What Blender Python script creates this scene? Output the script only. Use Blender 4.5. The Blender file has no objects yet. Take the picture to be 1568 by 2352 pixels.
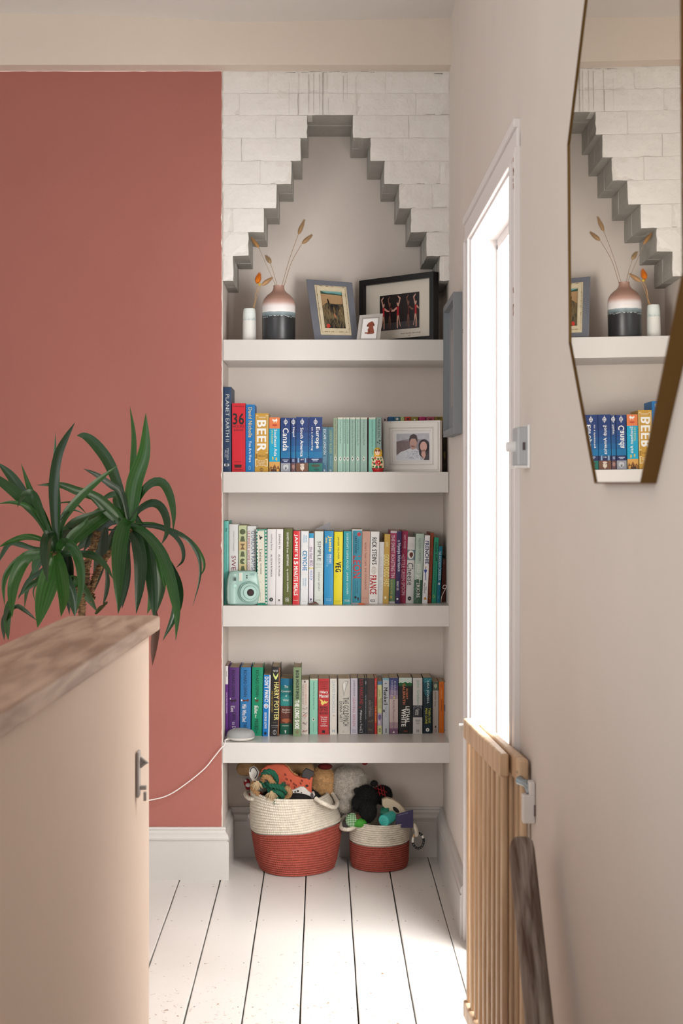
import bpy, bmesh, math, random
from mathutils import Vector, Matrix
from math import pi, sin, cos, radians
random.seed(7)
S = bpy.context.scene
COL = S.collection

# ------------------------------------------------------------------ camera, world, lights, exposure
EYE, FPX, VX, VY = 1.45, 3267.0, 740.0, 1110.0
cd = bpy.data.cameras.new('camera'); cam = bpy.data.objects.new('camera', cd); COL.objects.link(cam)
cam.location = (0, 0, EYE); cam.rotation_euler = (pi/2, 0, 0)
cd.sensor_fit = 'VERTICAL'; cd.sensor_height = 36; cd.sensor_width = 24; cd.lens = 50.01
cd.shift_x = (784-VX)/2352; cd.shift_y = (VY-1176)/2352
cd.clip_start = .02
cd.dof.use_dof = True; cd.dof.focus_distance = 5.25; cd.dof.aperture_fstop = 7.5
S.camera = cam
w = bpy.data.worlds.new('daylight'); S.world = w; w.use_nodes = True
w.node_tree.nodes['Background'].inputs[0].default_value = (1.0, .995, .985, 1)
w.node_tree.nodes['Background'].inputs[1].default_value = 0.74
S.view_settings.view_transform = 'Standard'; S.view_settings.look = 'None'
S.view_settings.gamma = 1; S.view_settings.exposure = 0.05; S.view_settings.use_curve_mapping = False

def area(name, loc, aim, sx, sy, power, color):
    l = bpy.data.lights.new(name, 'AREA'); l.shape = 'RECTANGLE'; l.size = sx; l.size_y = sy
    l.energy = power; l.color = color
    o = bpy.data.objects.new(name, l); COL.objects.link(o); o.location = loc
    o.rotation_euler = (Vector(aim)-Vector(loc)).to_track_quat('-Z', 'Y').to_euler()
    return o
# the window of the side room behind the doorway, and the window of the big room behind and left of the camera
area('side_room_skylight', (1.05, 3.78, 3.05), (-.02, 3.9, 0), .8, .8, 150, (1, 1, 1))
area('side_room_window_light', (1.45, 2.0, 1.35), (-.1, 5.0, 1.0), 1.0, 1.3, 100, (1, 1, 1))
area('rear_window_light', (-2.2, .3, 1.7), (-.4, 5.2, 1.1), 1.6, 1.6, 42, (1, .985, .96))

# ------------------------------------------------------------------ helpers
def lin(c):
    return tuple(((v/255)/12.92 if v/255 <= .04045 else ((v/255+.055)/1.055)**2.4) for v in c[:3]) + (1,)
MC = {}
def mat(c, rough=.6, bump=0, bscale=200, vary=0, vscale=8, metal=0, spec=.4, coat=0, key=None):
    k = key or (tuple(c), rough, bump, bscale, vary, vscale, metal, spec, coat)
    if k in MC: return MC[k]
    m = bpy.data.materials.new('paint'); m.use_nodes = True
    n = m.node_tree.nodes; L = m.node_tree.links; p = n['Principled BSDF']
    p.inputs['Base Color'].default_value = lin(c); p.inputs['Roughness'].default_value = rough
    p.inputs['Metallic'].default_value = metal; p.inputs['Specular IOR Level'].default_value = spec
    p.inputs['Coat Weight'].default_value = coat
    tc = n.new('ShaderNodeTexCoord')
    if vary:
        t = n.new('ShaderNodeTexNoise'); t.inputs['Scale'].default_value = vscale; t.inputs['Detail'].default_value = 5
        L.new(tc.outputs['Object'], t.inputs['Vector'])
        r = n.new('ShaderNodeValToRGB'); a = lin(c)
        r.color_ramp.elements[0].position = .3; r.color_ramp.elements[1].position = .7
        r.color_ramp.elements[0].color = tuple(v*(1-vary) for v in a[:3])+(1,)
        r.color_ramp.elements[1].color = tuple(min(1, v*(1+vary)) for v in a[:3])+(1,)
        L.new(t.outputs['Fac'], r.inputs['Fac']); L.new(r.outputs['Color'], p.inputs['Base Color'])
    if bump:
        t = n.new('ShaderNodeTexNoise'); t.inputs['Scale'].default_value = bscale; t.inputs['Detail'].default_value = 4
        L.new(tc.outputs['Object'], t.inputs['Vector'])
        b = n.new('ShaderNodeBump'); b.inputs['Strength'].default_value = bump; b.inputs['Distance'].default_value = .002
        L.new(t.outputs['Fac'], b.inputs['Height']); L.new(b.outputs['Normal'], p.inputs['Normal'])
    MC[k] = m; return m
def P(x, y, Y):                       # a measured point of the photograph at the real distance Y
    return Vector(((x-VX)/FPX*Y, Y, EYE-(y-VY)/FPX*Y))
ZC = {'A': (490, 860, 5.2267), 'B': (740, 860, 5.058), 'C': (500, 1180, 5.6), 'D': (760, 1180, 5.407),
      'E': (500, 1490, 5.6), 'F': (760, 1500, 5.407), 'G': (500, 1730, 2.8), 'H': (500, 480, 2.8),
      'V': (500, 400, 5.227), 'L': (0, 900, 3.136), 'I': (0, 0, 1)}
def Z(k, x, y, Y):
    a = ZC[k]; return P(a[0]+x/a[2], a[1]+y/a[2], Y)

class MB:
    def __init__(s): s.v = []; s.f = []; s.m = []; s.mi = 0; s.sm = []; s.smooth = False
    def add(s, vs, fs):
        o = len(s.v); s.v += [tuple(v) for v in vs]
        for f in fs: s.f.append(tuple(i+o for i in f)); s.m.append(s.mi); s.sm.append(s.smooth)
    def box(s, a, b):
        x0, y0, z0 = a; x1, y1, z1 = b
        s.add([(x0,y0,z0),(x1,y0,z0),(x1,y1,z0),(x0,y1,z0),(x0,y0,z1),(x1,y0,z1),(x1,y1,z1),(x0,y1,z1)],
              [(0,3,2,1),(4,5,6,7),(0,1,5,4),(1,2,6,5),(2,3,7,6),(3,0,4,7)])
    def hexa(s, b, t):                 # 4 bottom + 4 top points
        s.add(list(b)+list(t), [(0,3,2,1),(4,5,6,7),(0,1,5,4),(1,2,6,5),(2,3,7,6),(3,0,4,7)])
    def prism(s, poly, z0, z1):        # plan polygon
        n = len(poly); s.add([(x,y,z0) for x,y in poly]+[(x,y,z1) for x,y in poly],
            [tuple(range(n-1,-1,-1)), tuple(range(n,2*n))]+[(i,(i+1)%n,(i+1)%n+n,i+n) for i in range(n)])
    def prismY(s, poly, y0, y1):       # (x,z) polygon through depth
        n = len(poly); s.add([(x,y0,z) for x,z in poly]+[(x,y1,z) for x,z in poly],
            [tuple(range(n)), tuple(range(2*n-1,n-1,-1))]+[((i+1)%n,i,i+n,(i+1)%n+n) for i in range(n)])
    def tube(s, pts, r, n=8, cap=True, flat=1):
        pts = [Vector(p) for p in pts]; N = len(pts)
        rr = r if hasattr(r, '__len__') else [r]*N
        up = None; vs = []
        for i, p in enumerate(pts):
            t = (pts[min(i+1,N-1)]-pts[max(i-1,0)]).normalized()
            if up is None:
                up = Vector((0,0,1)) if abs(t.z) < .9 else Vector((1,0,0))
            up = (up-t*up.dot(t)).normalized(); sd = t.cross(up)
            for k in range(n):
                a = 2*pi*k/n; vs.append(p+sd*cos(a)*rr[i]+up*sin(a)*rr[i]*flat)
        fs = [(i*n+k, i*n+(k+1)%n, (i+1)*n+(k+1)%n, (i+1)*n+k) for i in range(N-1) for k in range(n)]
        if cap: fs += [tuple(range(n-1,-1,-1)), tuple((N-1)*n+k for k in range(n))]
        s.add(vs, fs)
    def lathe(s, prof, n=32, c=(0,0,0), fn=None):
        vs = []
        for r, z in prof:
            for k in range(n):
                a = 2*pi*k/n
                q = Vector((r*cos(a), r*sin(a), z))
                if fn: q = fn(q, a)
                vs.append(q+Vector(c))
        M_ = len(prof)
        fs = [(i*n+k, i*n+(k+1)%n, (i+1)*n+(k+1)%n, (i+1)*n+k) for i in range(M_-1) for k in range(n)]
        fs += [tuple(range(n-1,-1,-1)), tuple((M_-1)*n+k for k in range(n))]
        s.add(vs, fs)
    def ball(s, c, r, n=16, m=10, fn=None):
        r = Vector(r) if hasattr(r, '__len__') else Vector((r,r,r)); vs = []
        for i in range(m+1):
            th = pi*i/m
            for k in range(n):
                a = 2*pi*k/n; d = Vector((sin(th)*cos(a), sin(th)*sin(a), -cos(th)))
                q = Vector((d.x*r.x, d.y*r.y, d.z*r.z))
                if fn: q = q*fn(d)
                vs.append(Vector(c)+q)
        s.add(vs, [(i*n+k, i*n+(k+1)%n, (i+1)*n+(k+1)%n, (i+1)*n+k) for i in range(m) for k in range(n)])
    def torus(s, c, R, r, ax='Y', n=24, m=8):
        vs = []
        for i in range(n):
            a = 2*pi*i/n
            for k in range(m):
                b = 2*pi*k/m; q = (R+r*cos(b)); u, v, w_ = q*cos(a), q*sin(a), r*sin(b)
                vs.append(Vector(c)+(Vector((u,w_,v)) if ax=='Y' else Vector((u,v,w_)) if ax=='Z' else Vector((w_,u,v))))
        s.add(vs, [(i*m+k, ((i+1)%n)*m+k, ((i+1)%n)*m+(k+1)%m, i*m+(k+1)%m) for i in range(n) for k in range(m)])
    def build(s, name, mats, parent=None, origin=None, bevel=0, seg=2, smooth=None):
        if not isinstance(mats, (list,tuple)): mats = [mats]
        o_ = Vector(origin) if origin is not None else Vector((0,0,0))
        me = bpy.data.meshes.new(name); me.from_pydata([tuple(Vector(v)-o_) for v in s.v], [], s.f); 
        for m in mats: me.materials.append(m)
        for p, mi, sm in zip(me.polygons, s.m, s.sm): p.material_index = min(mi, len(mats)-1); p.use_smooth = (sm or s.smooth) if smooth is None else smooth
        me.validate(); bm = bmesh.new(); bm.from_mesh(me)
        bmesh.ops.remove_doubles(bm, verts=bm.verts, dist=1e-6) if len(bm.verts) < 60000 else None
        bmesh.ops.recalc_face_normals(bm, faces=bm.faces); bm.to_mesh(me); bm.free()
        if (smooth or s.smooth) and len(me.polygons) < 20000: me.set_sharp_from_angle(angle=radians(42))
        ob = bpy.data.objects.new(name, me); COL.objects.link(ob)
        ob.location = o_
        if parent is not None:
            ob.parent = parent; ob.location = o_ - wloc(parent) if parent.type == 'EMPTY' or parent.type == 'MESH' else o_
        if bevel:
            b = ob.modifiers.new('bevel', 'BEVEL'); b.width = bevel; b.segments = seg; b.limit_method = 'ANGLE'; b.angle_limit = .6
        return ob
def wloc(o):
    v = Vector(o.location); q = o.parent
    while q: v += Vector(q.location); q = q.parent
    return v
def tag(o, label=None, cat=None, group=None, kind=None):
    if label: o['label'] = label
    if cat: o['category'] = cat
    if group: o['group'] = group
    if kind: o['kind'] = kind
    return o
def empty(name, loc, label, cat, group=None):
    o = bpy.data.objects.new(name, None); COL.objects.link(o); o.location = loc; o.empty_display_size = .05
    return tag(o, label, cat, group)
def struct(o): o['kind'] = 'structure'; return o
def crom(pts, n):
    pts = [Vector(p) for p in pts]; q = [pts[0]*2-pts[1]]+pts+[pts[-1]*2-pts[-2]]; out = []
    for i in range(n+1):
        t = i/n*(len(pts)-1); k = min(int(t), len(pts)-2); u = t-k
        a, b, c, d = q[k:k+4]
        out.append(.5*((2*b)+(c-a)*u+(2*a-5*b+4*c-d)*u*u+(-a+3*b-3*c+d)*u**3))
    return out
TCACHE = {}
def textmesh(t, bold=0, res=2):
    k = (t, bold)
    if k not in TCACHE:
        cu = bpy.data.curves.new('t', 'FONT'); cu.body = t; cu.resolution_u = res; cu.space_character = 1+min(bold, .05)*2.2
        ob = bpy.data.objects.new('t', cu); me = ob.to_mesh()
        v0 = [(v.co.x, v.co.y) for v in me.vertices]; f0 = [tuple(p.vertices) for p in me.polygons]
        ob.to_mesh_clear(); bpy.data.objects.remove(ob); bpy.data.curves.remove(cu)
        d = min(bold, .06)*.62; vs = []; fs = []          # bold: the glyphs struck again with small shifts
        for i, (dx, dy) in enumerate(((0, 0),) if not bold else ((0, 0), (d, d*.6), (-d, -d*.6), (d, -d*.6), (-d, d*.6))):
            o = len(vs); vs += [(x+dx, y+dy, i) for x, y in v0]; fs += [tuple(q+o for q in f) for f in f0]
        x0 = min(v[0] for v in vs); x1 = max(v[0] for v in vs); y0 = min(v[1] for v in vs); y1 = max(v[1] for v in vs)
        TCACHE[k] = ([((x-x0)/(x1-x0+1e-9), (y-y0)/(y1-y0+1e-9))+((i,) if bold else ()) for x, y, i in vs], fs)
    return TCACHE[k]
# ------------------------------------------------------------------ the room
YF, YB = 5.22, 5.545                      # chimney-breast face, back of the alcove
XL = -.3655                               # left side of the alcove
def xr(y): return .4415+.0045*y           # right wall
WALL = (214, 203, 194); WHITE = (202, 197, 192); RED = (161, 98, 88)
wallm = mat(WALL, .85, .25, 260, .02, 3)
whitem = mat(WHITE, .45, .15, 90, .02, 5)
glossw = mat((202, 197, 192), .28, .08, 60, .02, 5)
def paint_red():
    m = mat(RED, .75, .25, 300, .03, 2.5, key='red'); return m
redm = paint_red()
ragged = mat((232, 205, 196), .8)
# left wall (red chimney breast)
b = MB(); b.prism([(-3, YF), (XL, YF), (XL, 5.75), (-3, 5.75)], 0, 2.963)
wl = struct(b.build('wall_left', wallm))
b = MB(); rnd = random.Random(3); n = 150; vs = []; fs = []
for i in range(n+1):
    z = .185+(2.961-.185)*i/n; x = XL-.0035+rnd.uniform(-.0009, .0009)-(.004 if rnd.random() < .03 else 0)
    vs += [(-3, YF-.0006, z), (x, YF-.0006, z)]
fs = [(2*i, 2*i+1, 2*i+3, 2*i+2) for i in range(n)]; b.add(vs, fs)
b.build('red_paint', redm, wl)
b = MB(); vs = []; n = 90
for i in range(n+1):
    x = -3+(XL+3)*i/n; vs += [(x, YF-.001, 2.9605+rnd.uniform(-.001, .0008)), (x, YF-.001, 2.963)]
b.add(vs, [(2*i, 2*i+2, 2*i+3, 2*i+1) for i in range(n)]); b.build('paint_edge', ragged, wl)
# back wall of the alcove
b = MB(); b.box((XL-.05, YB, 0), (.56, YB+.2, 3.1)); struct(b.build('wall_back', wallm))
# right wall, with the doorway
YO0, YO1, ZO, TH = 3.42, 4.41, 2.215, .085
b = MB()
def seg(y0, y1, z0, z1): b.prism([(xr(y0), y0), (xr(y0)+TH, y0), (xr(y1)+TH, y1), (xr(y1), y1)], z0, z1)
seg(-1.5, YO0, -2, 3.4); seg(YO1, 5.22, 0, 3.2); seg(YO0, YO1, ZO, 3.4)
b.prism([(xr(5.22), 5.22), (.56, 5.22), (.56, 5.75), (.4735, 5.75)], 0, 3.2)
wr = struct(b.build('wall_right', wallm))
# beam
b = MB(); b.box((-3, 5.144, 2.963), (.5, 5.75, 3.3)); struct(b.build('beam', mat((212, 198, 184), .85, .2, 260, .02, 3)))
# ceiling: slightly sagging plaster
b = MB(); xs = [(-740, 25), (0, 30), (200, 34), (330, 39), (450, 45), (520, 50), (570, 51), (700, 48), (850, 45), (1030, 42), (1120, 40)]
vs = []
pts = [(-3, 3.16)]+[((x-VX)/FPX*5.144, EYE+(VY-y)/FPX*5.144) for x, y in xs[1:]]+[(.6, 3.13)]
for y in (-1.5, 1, 3, 4.6, 5.05, 5.144, 5.75):
    for x, z in pts: vs.append((x, y, z+(.004 if y < 5 else 0)))
n = len(pts); b.add(vs, [(j*n+i, j*n+i+1, (j+1)*n+i+1, (j+1)*n+i) for j in range(6) for i in range(n-1)])
b.smooth = True; b.add([(v[0], v[1], 3.4) for v in vs], [(j*n+i, j*n+i+1, (j+1)*n+i+1, (j+1)*n+i) for j in range(6) for i in range(n-1)])
struct(b.build('ceiling', mat((214, 208, 202), .9, .2, 200, .02, 2)))
# side room seen through the doorway
wm = mat((240, 238, 234), .8, .1, 200)
b = MB(); Xa = .56
b.box((.462+TH, 4.72, 0), (2.2, 4.8, 3.2)); struct(b.build('wall_side_room_back', wm))
b = MB(); b.box((.55, 1.5, 0), (2.2, 1.58, 3.2)); struct(b.build('wall_side_room_front', wm))
b = MB(); b.box((2.12, 3.0, 0), (2.2, 4.8, .85)); b.box((2.12, 3.0, 2.45), (2.2, 4.8, 3.2)); b.box((2.12, 3.0, .85), (2.2, 3.3, 2.45)); b.box((2.12, 4.55, .85), (2.2, 4.8, 2.45))
struct(b.build('wall_side_room_right', wm))
b = MB(); b.box((.55, 1.5, 3.2), (2.2, 4.8, 3.25)); struct(b.build('ceiling_side_room', wm))
b = MB(); b.box((.56, 1.5, -.03), (2.2, 4.8, -.002)); struct(b.build('floor_side_room', mat((235, 232, 226), .5, .1, 60)))
# door lining and architrave
def xw(y, d=0): return xr(y)+d
gl = mat((226, 220, 218), .4, .1, 40)
b = MB()
b.prism([(xw(YO1-.02, -.002), YO1-.014), (xw(YO1, TH+.02), YO1-.014), (xw(YO1, TH+.02), YO1+.0), (xw(YO1, -.002), YO1+.0)], 0, ZO)
b.prism([(xw(YO0, -.002), YO0), (xw(YO0, TH+.02), YO0), (xw(YO0, TH+.02), YO0+.014), (xw(YO0, -.002), YO0+.014)], 0, ZO)
b.prism([(xw(YO0, -.002), YO0), (xw(YO0, TH+.02), YO0), (xw(YO1, TH+.02), YO1), (xw(YO1, -.002), YO1)], ZO-.014, ZO)
door = struct(b.build('door_1', gl))
b = MB()
x = .539
b.box((x, YO1-.03, 0), (x+.02, YO1-.014, ZO-.03)); b.box((x, YO0+.014, 0), (x+.02, YO0+.03, ZO-.03)); b.box((x, YO0+.014, ZO-.045), (x+.02, YO1-.014, ZO-.014))
b.build('door_stop', gl, door)
def archi(name, y0, y1, z0, z1, inner, ax):
    # stepped moulding: back plate, raised outer bead, inner bead
    b = MB()
    if ax == 'v':
        s = 1 if inner > (y0+y1)/2 else -1; out = y0 if s > 0 else y1
        top = lambda d: z1-d      # mitred towards the top
        for a, c, d in ((0, .028, .015), (.028, .098, .008), (.098, .118, .012)):
            ya, yb = out+s*a, out+s*c
            b.prism([(xw(ya, -d), ya), (xw(ya, .001), ya), (xw(yb, .001), yb), (xw(yb, -d), yb)], z0, z1-(0 if a == 0 else .0))
    else:
        for a, c, d in ((0, .02, .0155), (.02, .066, .0085), (.066, .083, .0125)):
            b.prism([(xw(y0, -d), y0), (xw(y0, .001), y0), (xw(y1, .001), y1), (xw(y1, -d), y1)], z1-c, z1-a)
    return b.build(name, gl, door, bevel=.002)
archi('architrave', YO1, YO1+.118, 0, 2.213, YO1, 'v')
archi('architrave', YO0-.14, YO0-.02, 0, 2.213, YO0, 'v')
archi('architrave', YO0-.14, YO1+.118, 2.213, 2.292, 0, 'h')
# brown chips in the architrave paint
b = MB(); rnd = random.Random(5)
for (yy, z0, z1, k) in ((3.285, 2.13, 2.2, 9), (3.285, 1.84, 1.9, 10), (4.52, 1.93, 1.94, 2), (3.285, .75, .77, 2)):
    for i in range(k):
        z = rnd.uniform(z0, z1); y = yy+rnd.uniform(-.003, .003); x = xw(yy, -.0156)
        b.box((x-.0004, y-.002, z-.003), (x+.0008, y+.002, z+rnd.uniform(.001, .006)))
b.build('paint_chip', mat((150, 105, 75), .8), door)

# floor: boards on a dark void
fl = bpy.data.objects.new('floor', None)
b = MB(); b.box((-3, 3.05, -.09), (.56, 5.75, -.06)); fl = struct(b.build('floor', mat((24, 18, 16), .9)))
def floorboard_mat():
    m = mat((214, 209, 203), .32, .10, 30, .02, 3, key='fb'); n = m.node_tree.nodes; L = m.node_tree.links
    p = n['Principled BSDF']; ramp = [q for q in n if q.type == 'VALTORGB'][0]
    tc = [q for q in n if q.type == 'TEX_COORD'][0]
    ge = n.new('ShaderNodeNewGeometry'); sp = n.new('ShaderNodeSeparateXYZ'); L.new(ge.outputs['Position'], sp.inputs[0])
    mp = n.new('ShaderNodeMapping'); mp.inputs['Scale'].default_value = (22, 30, 22); L.new(ge.outputs['Position'], mp.inputs[0])
    t = n.new('ShaderNodeTexNoise'); t.inputs['Scale'].default_value = 1.6; t.inputs['Detail'].default_value = 8; t.inputs['Roughness'].default_value = .7
    t.inputs['Distortion'].default_value = 1.5
    L.new(mp.outputs[0], t.inputs[0])
    # wear grows towards the stair head, where feet turn
    mr = n.new('ShaderNodeMapRange'); mr.inputs[1].default_value = 4.6; mr.inputs[2].default_value = 3.75; mr.inputs[3].default_value = .0; mr.inputs[4].default_value = .055
    L.new(sp.outputs[1], mr.inputs[0])
    ad = n.new('ShaderNodeMath'); ad.operation = 'ADD'; L.new(t.outputs['Fac'], ad.inputs[0]); L.new(mr.outputs[0], ad.inputs[1])
    gt = n.new('ShaderNodeMapRange'); gt.inputs[1].default_value = .665; gt.inputs[2].default_value = .675; L.new(ad.outputs[0], gt.inputs[0])
    mx = n.new('ShaderNodeMix'); mx.data_type = 'RGBA'; mx.inputs[7].default_value = lin((140, 102, 70))
    L.new(gt.outputs[0], mx.inputs[0]); L.new(ramp.outputs[0], mx.inputs[6]); L.new(mx.outputs[2], p.inputs['Base Color'])
    return m
fbm = floorboard_mat()
edges = [-.5215, -.3728, -.2168, -.0604, .0979, .2521, .4091]
while edges[0] > -2.9: edges.insert(0, edges[0]-.153)
edges.append(.56)
rnd = random.Random(2); nails = MB()
for i in range(len(edges)-1):
    x0, x1 = edges[i]+.0022, edges[i+1]-.0022
    if i == len(edges)-3: x1 += .0012
    N = 14; b = MB(); vs = []
    jl = [rnd.uniform(-.0007, .0007) for _ in range(N+1)]; jr = [rnd.uniform(-.0007, .0007) for _ in range(N+1)]
    dz = rnd.uniform(-.0008, .0004)
    for j in range(N+1):
        y = 3.05+(5.56-3.05)*j/N
        vs += [(x0+jl[j], y, -.058), (x0+jl[j], y, -.0015+dz), (x0+.0025+jl[j], y, dz), (x1-.0025+jr[j], y, dz), (x1+jr[j], y, -.0015+dz), (x1+jr[j], y, -.058)]
    fs = [(j*6+k, j*6+(k+1)%6, (j+1)*6+(k+1)%6, (j+1)*6+k) for j in range(N) for k in range(6)]
    b.add(vs, fs+[(0,1,2,3,4,5), tuple(N*6+k for k in (5,4,3,2,1,0))])
    b.build('floorboard', fbm, fl)
    if x0 > -.7:
        for yy in (5.12, 4.72, 4.3, 3.93):
            for xx in (x0+.02, x1-.02):
                nails.lathe([(.0024, dz), (.0022, dz+.0004)], 6, (xx+rnd.uniform(-.006, .006), yy+rnd.uniform(-.01, .01), 0))
o = nails.build('nail_heads', mat((110, 98, 88), .7), fl); o['kind'] = 'stuff'

# stairs going down from the landing towards the camera
b = MB()
for k in range(1, 7):
    b.box((-.60, 3.05-.24*k, -.2*k-.04), (xr(2), 3.07-.24*(k-1), -.2*k))
    b.box((-.60, 3.045-.24*(k-1), -.2*k), (xr(2), 3.06-.24*(k-1), -.2*(k-1)-.001))
struct(b.build('stair_steps', mat((205, 195, 185), .5, .1, 60)))
# skirting boards
def skirt(name, p, q, nrm, mit0, mit1, h=.19):
    # profile (out, z); p,q plan points on the wall; nrm points into the room; mit shift along the run per unit of projection
    prof = [(0, 0), (.024, 0), (.024, h*.72), (.019, h*.735), (.019, h*.75), (.023, h*.77), (.024, h*.80), (.021, h*.86), (.013, h*.90), (.011, h*.94), (.013, h*.965), (.011, h), (0, h)]
    p = Vector(p+(0,)); q = Vector(q+(0,)); d = (q-p).normalized(); nv = Vector(nrm+(0,)).normalized(); b = MB()
    n = len(prof)
    b.add([p+nv*o_+d*(mit0*o_)+Vector((0,0,z)) for o_, z in prof]+[q+nv*o_+d*(mit1*o_)+Vector((0,0,z)) for o_, z in prof],
          [tuple(range(n)), tuple(range(2*n-1, n-1, -1))]+[(i, (i+1)%n, (i+1)%n+n, i+n) for i in range(n)])
    return struct(b.build(name, glossw))
skirt('baseboard_left', (-3, YF), (XL, YF), (0, -1), 0, 1)
skirt('baseboard_alcove', (XL, YF), (XL, YB), (1, 0), -1, -1)
skirt('baseboard_back', (XL, YB), (xr(YB)+.002, YB), (0, -1), 1, -1)
skirt('baseboard_right', (xr(YB)+.002, YB), (xr(YO1+.118), YO1+.118), (-1, 0), 1, 0)
b = MB(); b.prism([(xr(3.05), 3.05), (xr(3.26), 3.26), (xr(3.26)-.02, 3.26), (xr(3.05)-.02, 3.05)], 0, .19); struct(b.build('trim_1', glossw))

# ------------------------------------------------------------------ shelves
def ZX(x, Y): return (x-VX)/FPX*Y
shelf_z = []
for i, (yt, yb, xl_, xr_) in enumerate(((780, 828, 512.5, 1028), (1084, 1131.5, 512, 1030), (1391, 1439, 511.5, 1031), (1705.5, 1752, 511, 1032))):
    z1 = EYE-(yt-VY)/FPX*YF; z0 = EYE-(yb-VY)/FPX*YF; shelf_z.append(z1)
    xa, xb = ZX(xl_, YF), min(ZX(xr_, YF), xr(YF)+.001)
    b = MB(); b.prism([(xa, YF-.004), (xb, YF-.004), (xr(YB)+.004, YB-.0005), (XL, YB-.0005)], z0, z1)
    o = b.build('floating_shelf', glossw, bevel=.0015)
    tag(o, ['thick white floating shelf under the vases and the tallest picture frames',
            'thick white floating shelf carrying the travel guides and the white photo frame',
            'thick white floating shelf carrying the cookbooks and the mint camera',
            'lowest thick white floating shelf, directly above the toy baskets'][i], 'shelf', 'floating shelves in the alcove')

# ------------------------------------------------------------------ painted stepped brickwork
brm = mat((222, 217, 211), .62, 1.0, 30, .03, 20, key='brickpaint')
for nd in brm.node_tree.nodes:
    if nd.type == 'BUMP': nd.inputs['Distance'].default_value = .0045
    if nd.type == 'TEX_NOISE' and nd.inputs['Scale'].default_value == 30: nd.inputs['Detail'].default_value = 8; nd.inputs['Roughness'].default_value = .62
revm = mat((164, 161, 154), .6, 1.0, 45, .06, 20); morm = mat((214, 208, 201), .75, .9, 130, .03, 20)  # reveal and soffit grey: part own paint, part shade put into the colour
rows = [165, 214.5, 265, 317.5, 370, 423.5, 479, 534, 588.5, 645.5]      # course lines in the photograph
Lx = [None, None, 705, 690, 669, 635, 606, 570, 535]
Rx = [None, None, 810, 850, 882.5, 916.5, 943.5, 979, 1009]
def zz(y): return EYE-(y-VY)/FPX*YF
xa = XL+.001; xb = xr(YF)
# mortar body : stepped slabs, a touch behind the brick faces
b = MB()
yfm = YF+.0016
b.box((xa, yfm, zz(265)+.003), (xb, YB, 2.963))
for k in range(2, 9):
    z1, z0 = zz(rows[k])+.004, zz(rows[k+1])+.003
    b.box((xa, yfm, z0), (ZX(Lx[k], YF)-.003, YB, z1)); b.box((ZX(Rx[k], YF)+.003, yfm, z0), (xb, YB, z1))
wbk = struct(b.build('wall_brick', morm))
from mathutils import noise
rnd = random.Random(11)
def brick(x0, x1, z0, z1, y1=YF+.1):
    b = MB(); nx, nz = max(2, int((x1-x0)/.02)), 4
    pro = rnd.uniform(-.0015, .0018); r = .0018; vs = []
    tilt = rnd.uniform(-.0015, .0015)
    for j in range(nz+1):
        for i in range(nx+1):
            x = x0+(x1-x0)*i/nx; z = z0+(z1-z0)*j/nz; e = (i in (0, nx)) or (j in (0, nz))
            nn = noise.noise(Vector((x*55, z*75, 3.3)))*.0022+noise.noise(Vector((x*190, z*190, 1)))*.0009
            vs.append((x+(noise.noise(Vector((x*9, z*90, 7)))*.0028 if i in (0, nx) else 0), YF-.0015+pro+nn+(.0016 if e else 0)+tilt*(i/nx-.5), z+(noise.noise(Vector((x*90, z*9, 2)))*.0028 if j in (0, nz) else 0)))
    fs = [(j*(nx+1)+i, j*(nx+1)+i+1, (j+1)*(nx+1)+i+1, (j+1)*(nx+1)+i) for j in range(nz) for i in range(nx)]
    ring = [i for i in range(nx+1)]+[j*(nx+1)+nx for j in range(1, nz+1)]+[nz*(nx+1)+i for i in range(nx-1, -1, -1)]+[j*(nx+1) for j in range(nz-1, 0, -1)]
    o_ = len(vs); vs += [(vs[i][0], y1, vs[i][2]) for i in ring]; n = len(ring)
    k_ = len(fs); fs += [(ring[i], o_+i, o_+(i+1)%n, ring[(i+1)%n]) for i in range(n)]+[tuple(o_+i for i in range(n))]
    b.add(vs, fs); b.m = [0]*k_+[1]*(len(fs)-k_); b.smooth = False
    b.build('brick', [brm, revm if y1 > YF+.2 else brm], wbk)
g = .0011
for k in range(0, 9):
    z1, z0 = zz(rows[k])-(g if k else 0), zz(rows[k+1])+g
    spans = [(xa, xb)] if Lx[k] is None else [(xa, ZX(Lx[k], YF)), (ZX(Rx[k], YF), xb)]
    for si, (a, c) in enumerate(spans):
        L_ = .216; cuts = []
        if Lx[k] is None:
            x = a+(.06 if k % 2 else .165)
            while x < c-.05: cuts.append(x); x += L_
        elif si == 0:
            x = c-(L_ if k % 2 else .115)
            while x > a+.03: cuts.append(x); x -= L_ if k % 2 else .19
        else:
            x = a+(L_*.95 if k % 2 == 0 else .12)
            while x < c-.03: cuts.append(x); x += L_*.93
        cuts = sorted(cuts); ed = [a]+cuts+[c]
        for q in range(len(ed)-1):
            x0, x1 = ed[q]+(g if q else 0), ed[q+1]-(g if q < len(ed)-2 else 0)
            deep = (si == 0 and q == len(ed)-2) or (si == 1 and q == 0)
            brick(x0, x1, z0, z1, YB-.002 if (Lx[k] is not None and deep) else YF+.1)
        # rear half of each reveal is a second brick, set a little off
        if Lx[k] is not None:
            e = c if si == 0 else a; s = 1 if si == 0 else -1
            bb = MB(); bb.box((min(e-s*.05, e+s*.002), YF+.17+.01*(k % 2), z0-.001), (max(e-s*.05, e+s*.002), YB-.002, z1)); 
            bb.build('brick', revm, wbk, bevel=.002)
bb = MB(); bb.box((ZX(704, YF), YF+.001, zz(265)+.001), (ZX(811, YF), YF+.15, zz(240))); bb.build('brick', revm, wbk, bevel=.003)
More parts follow.
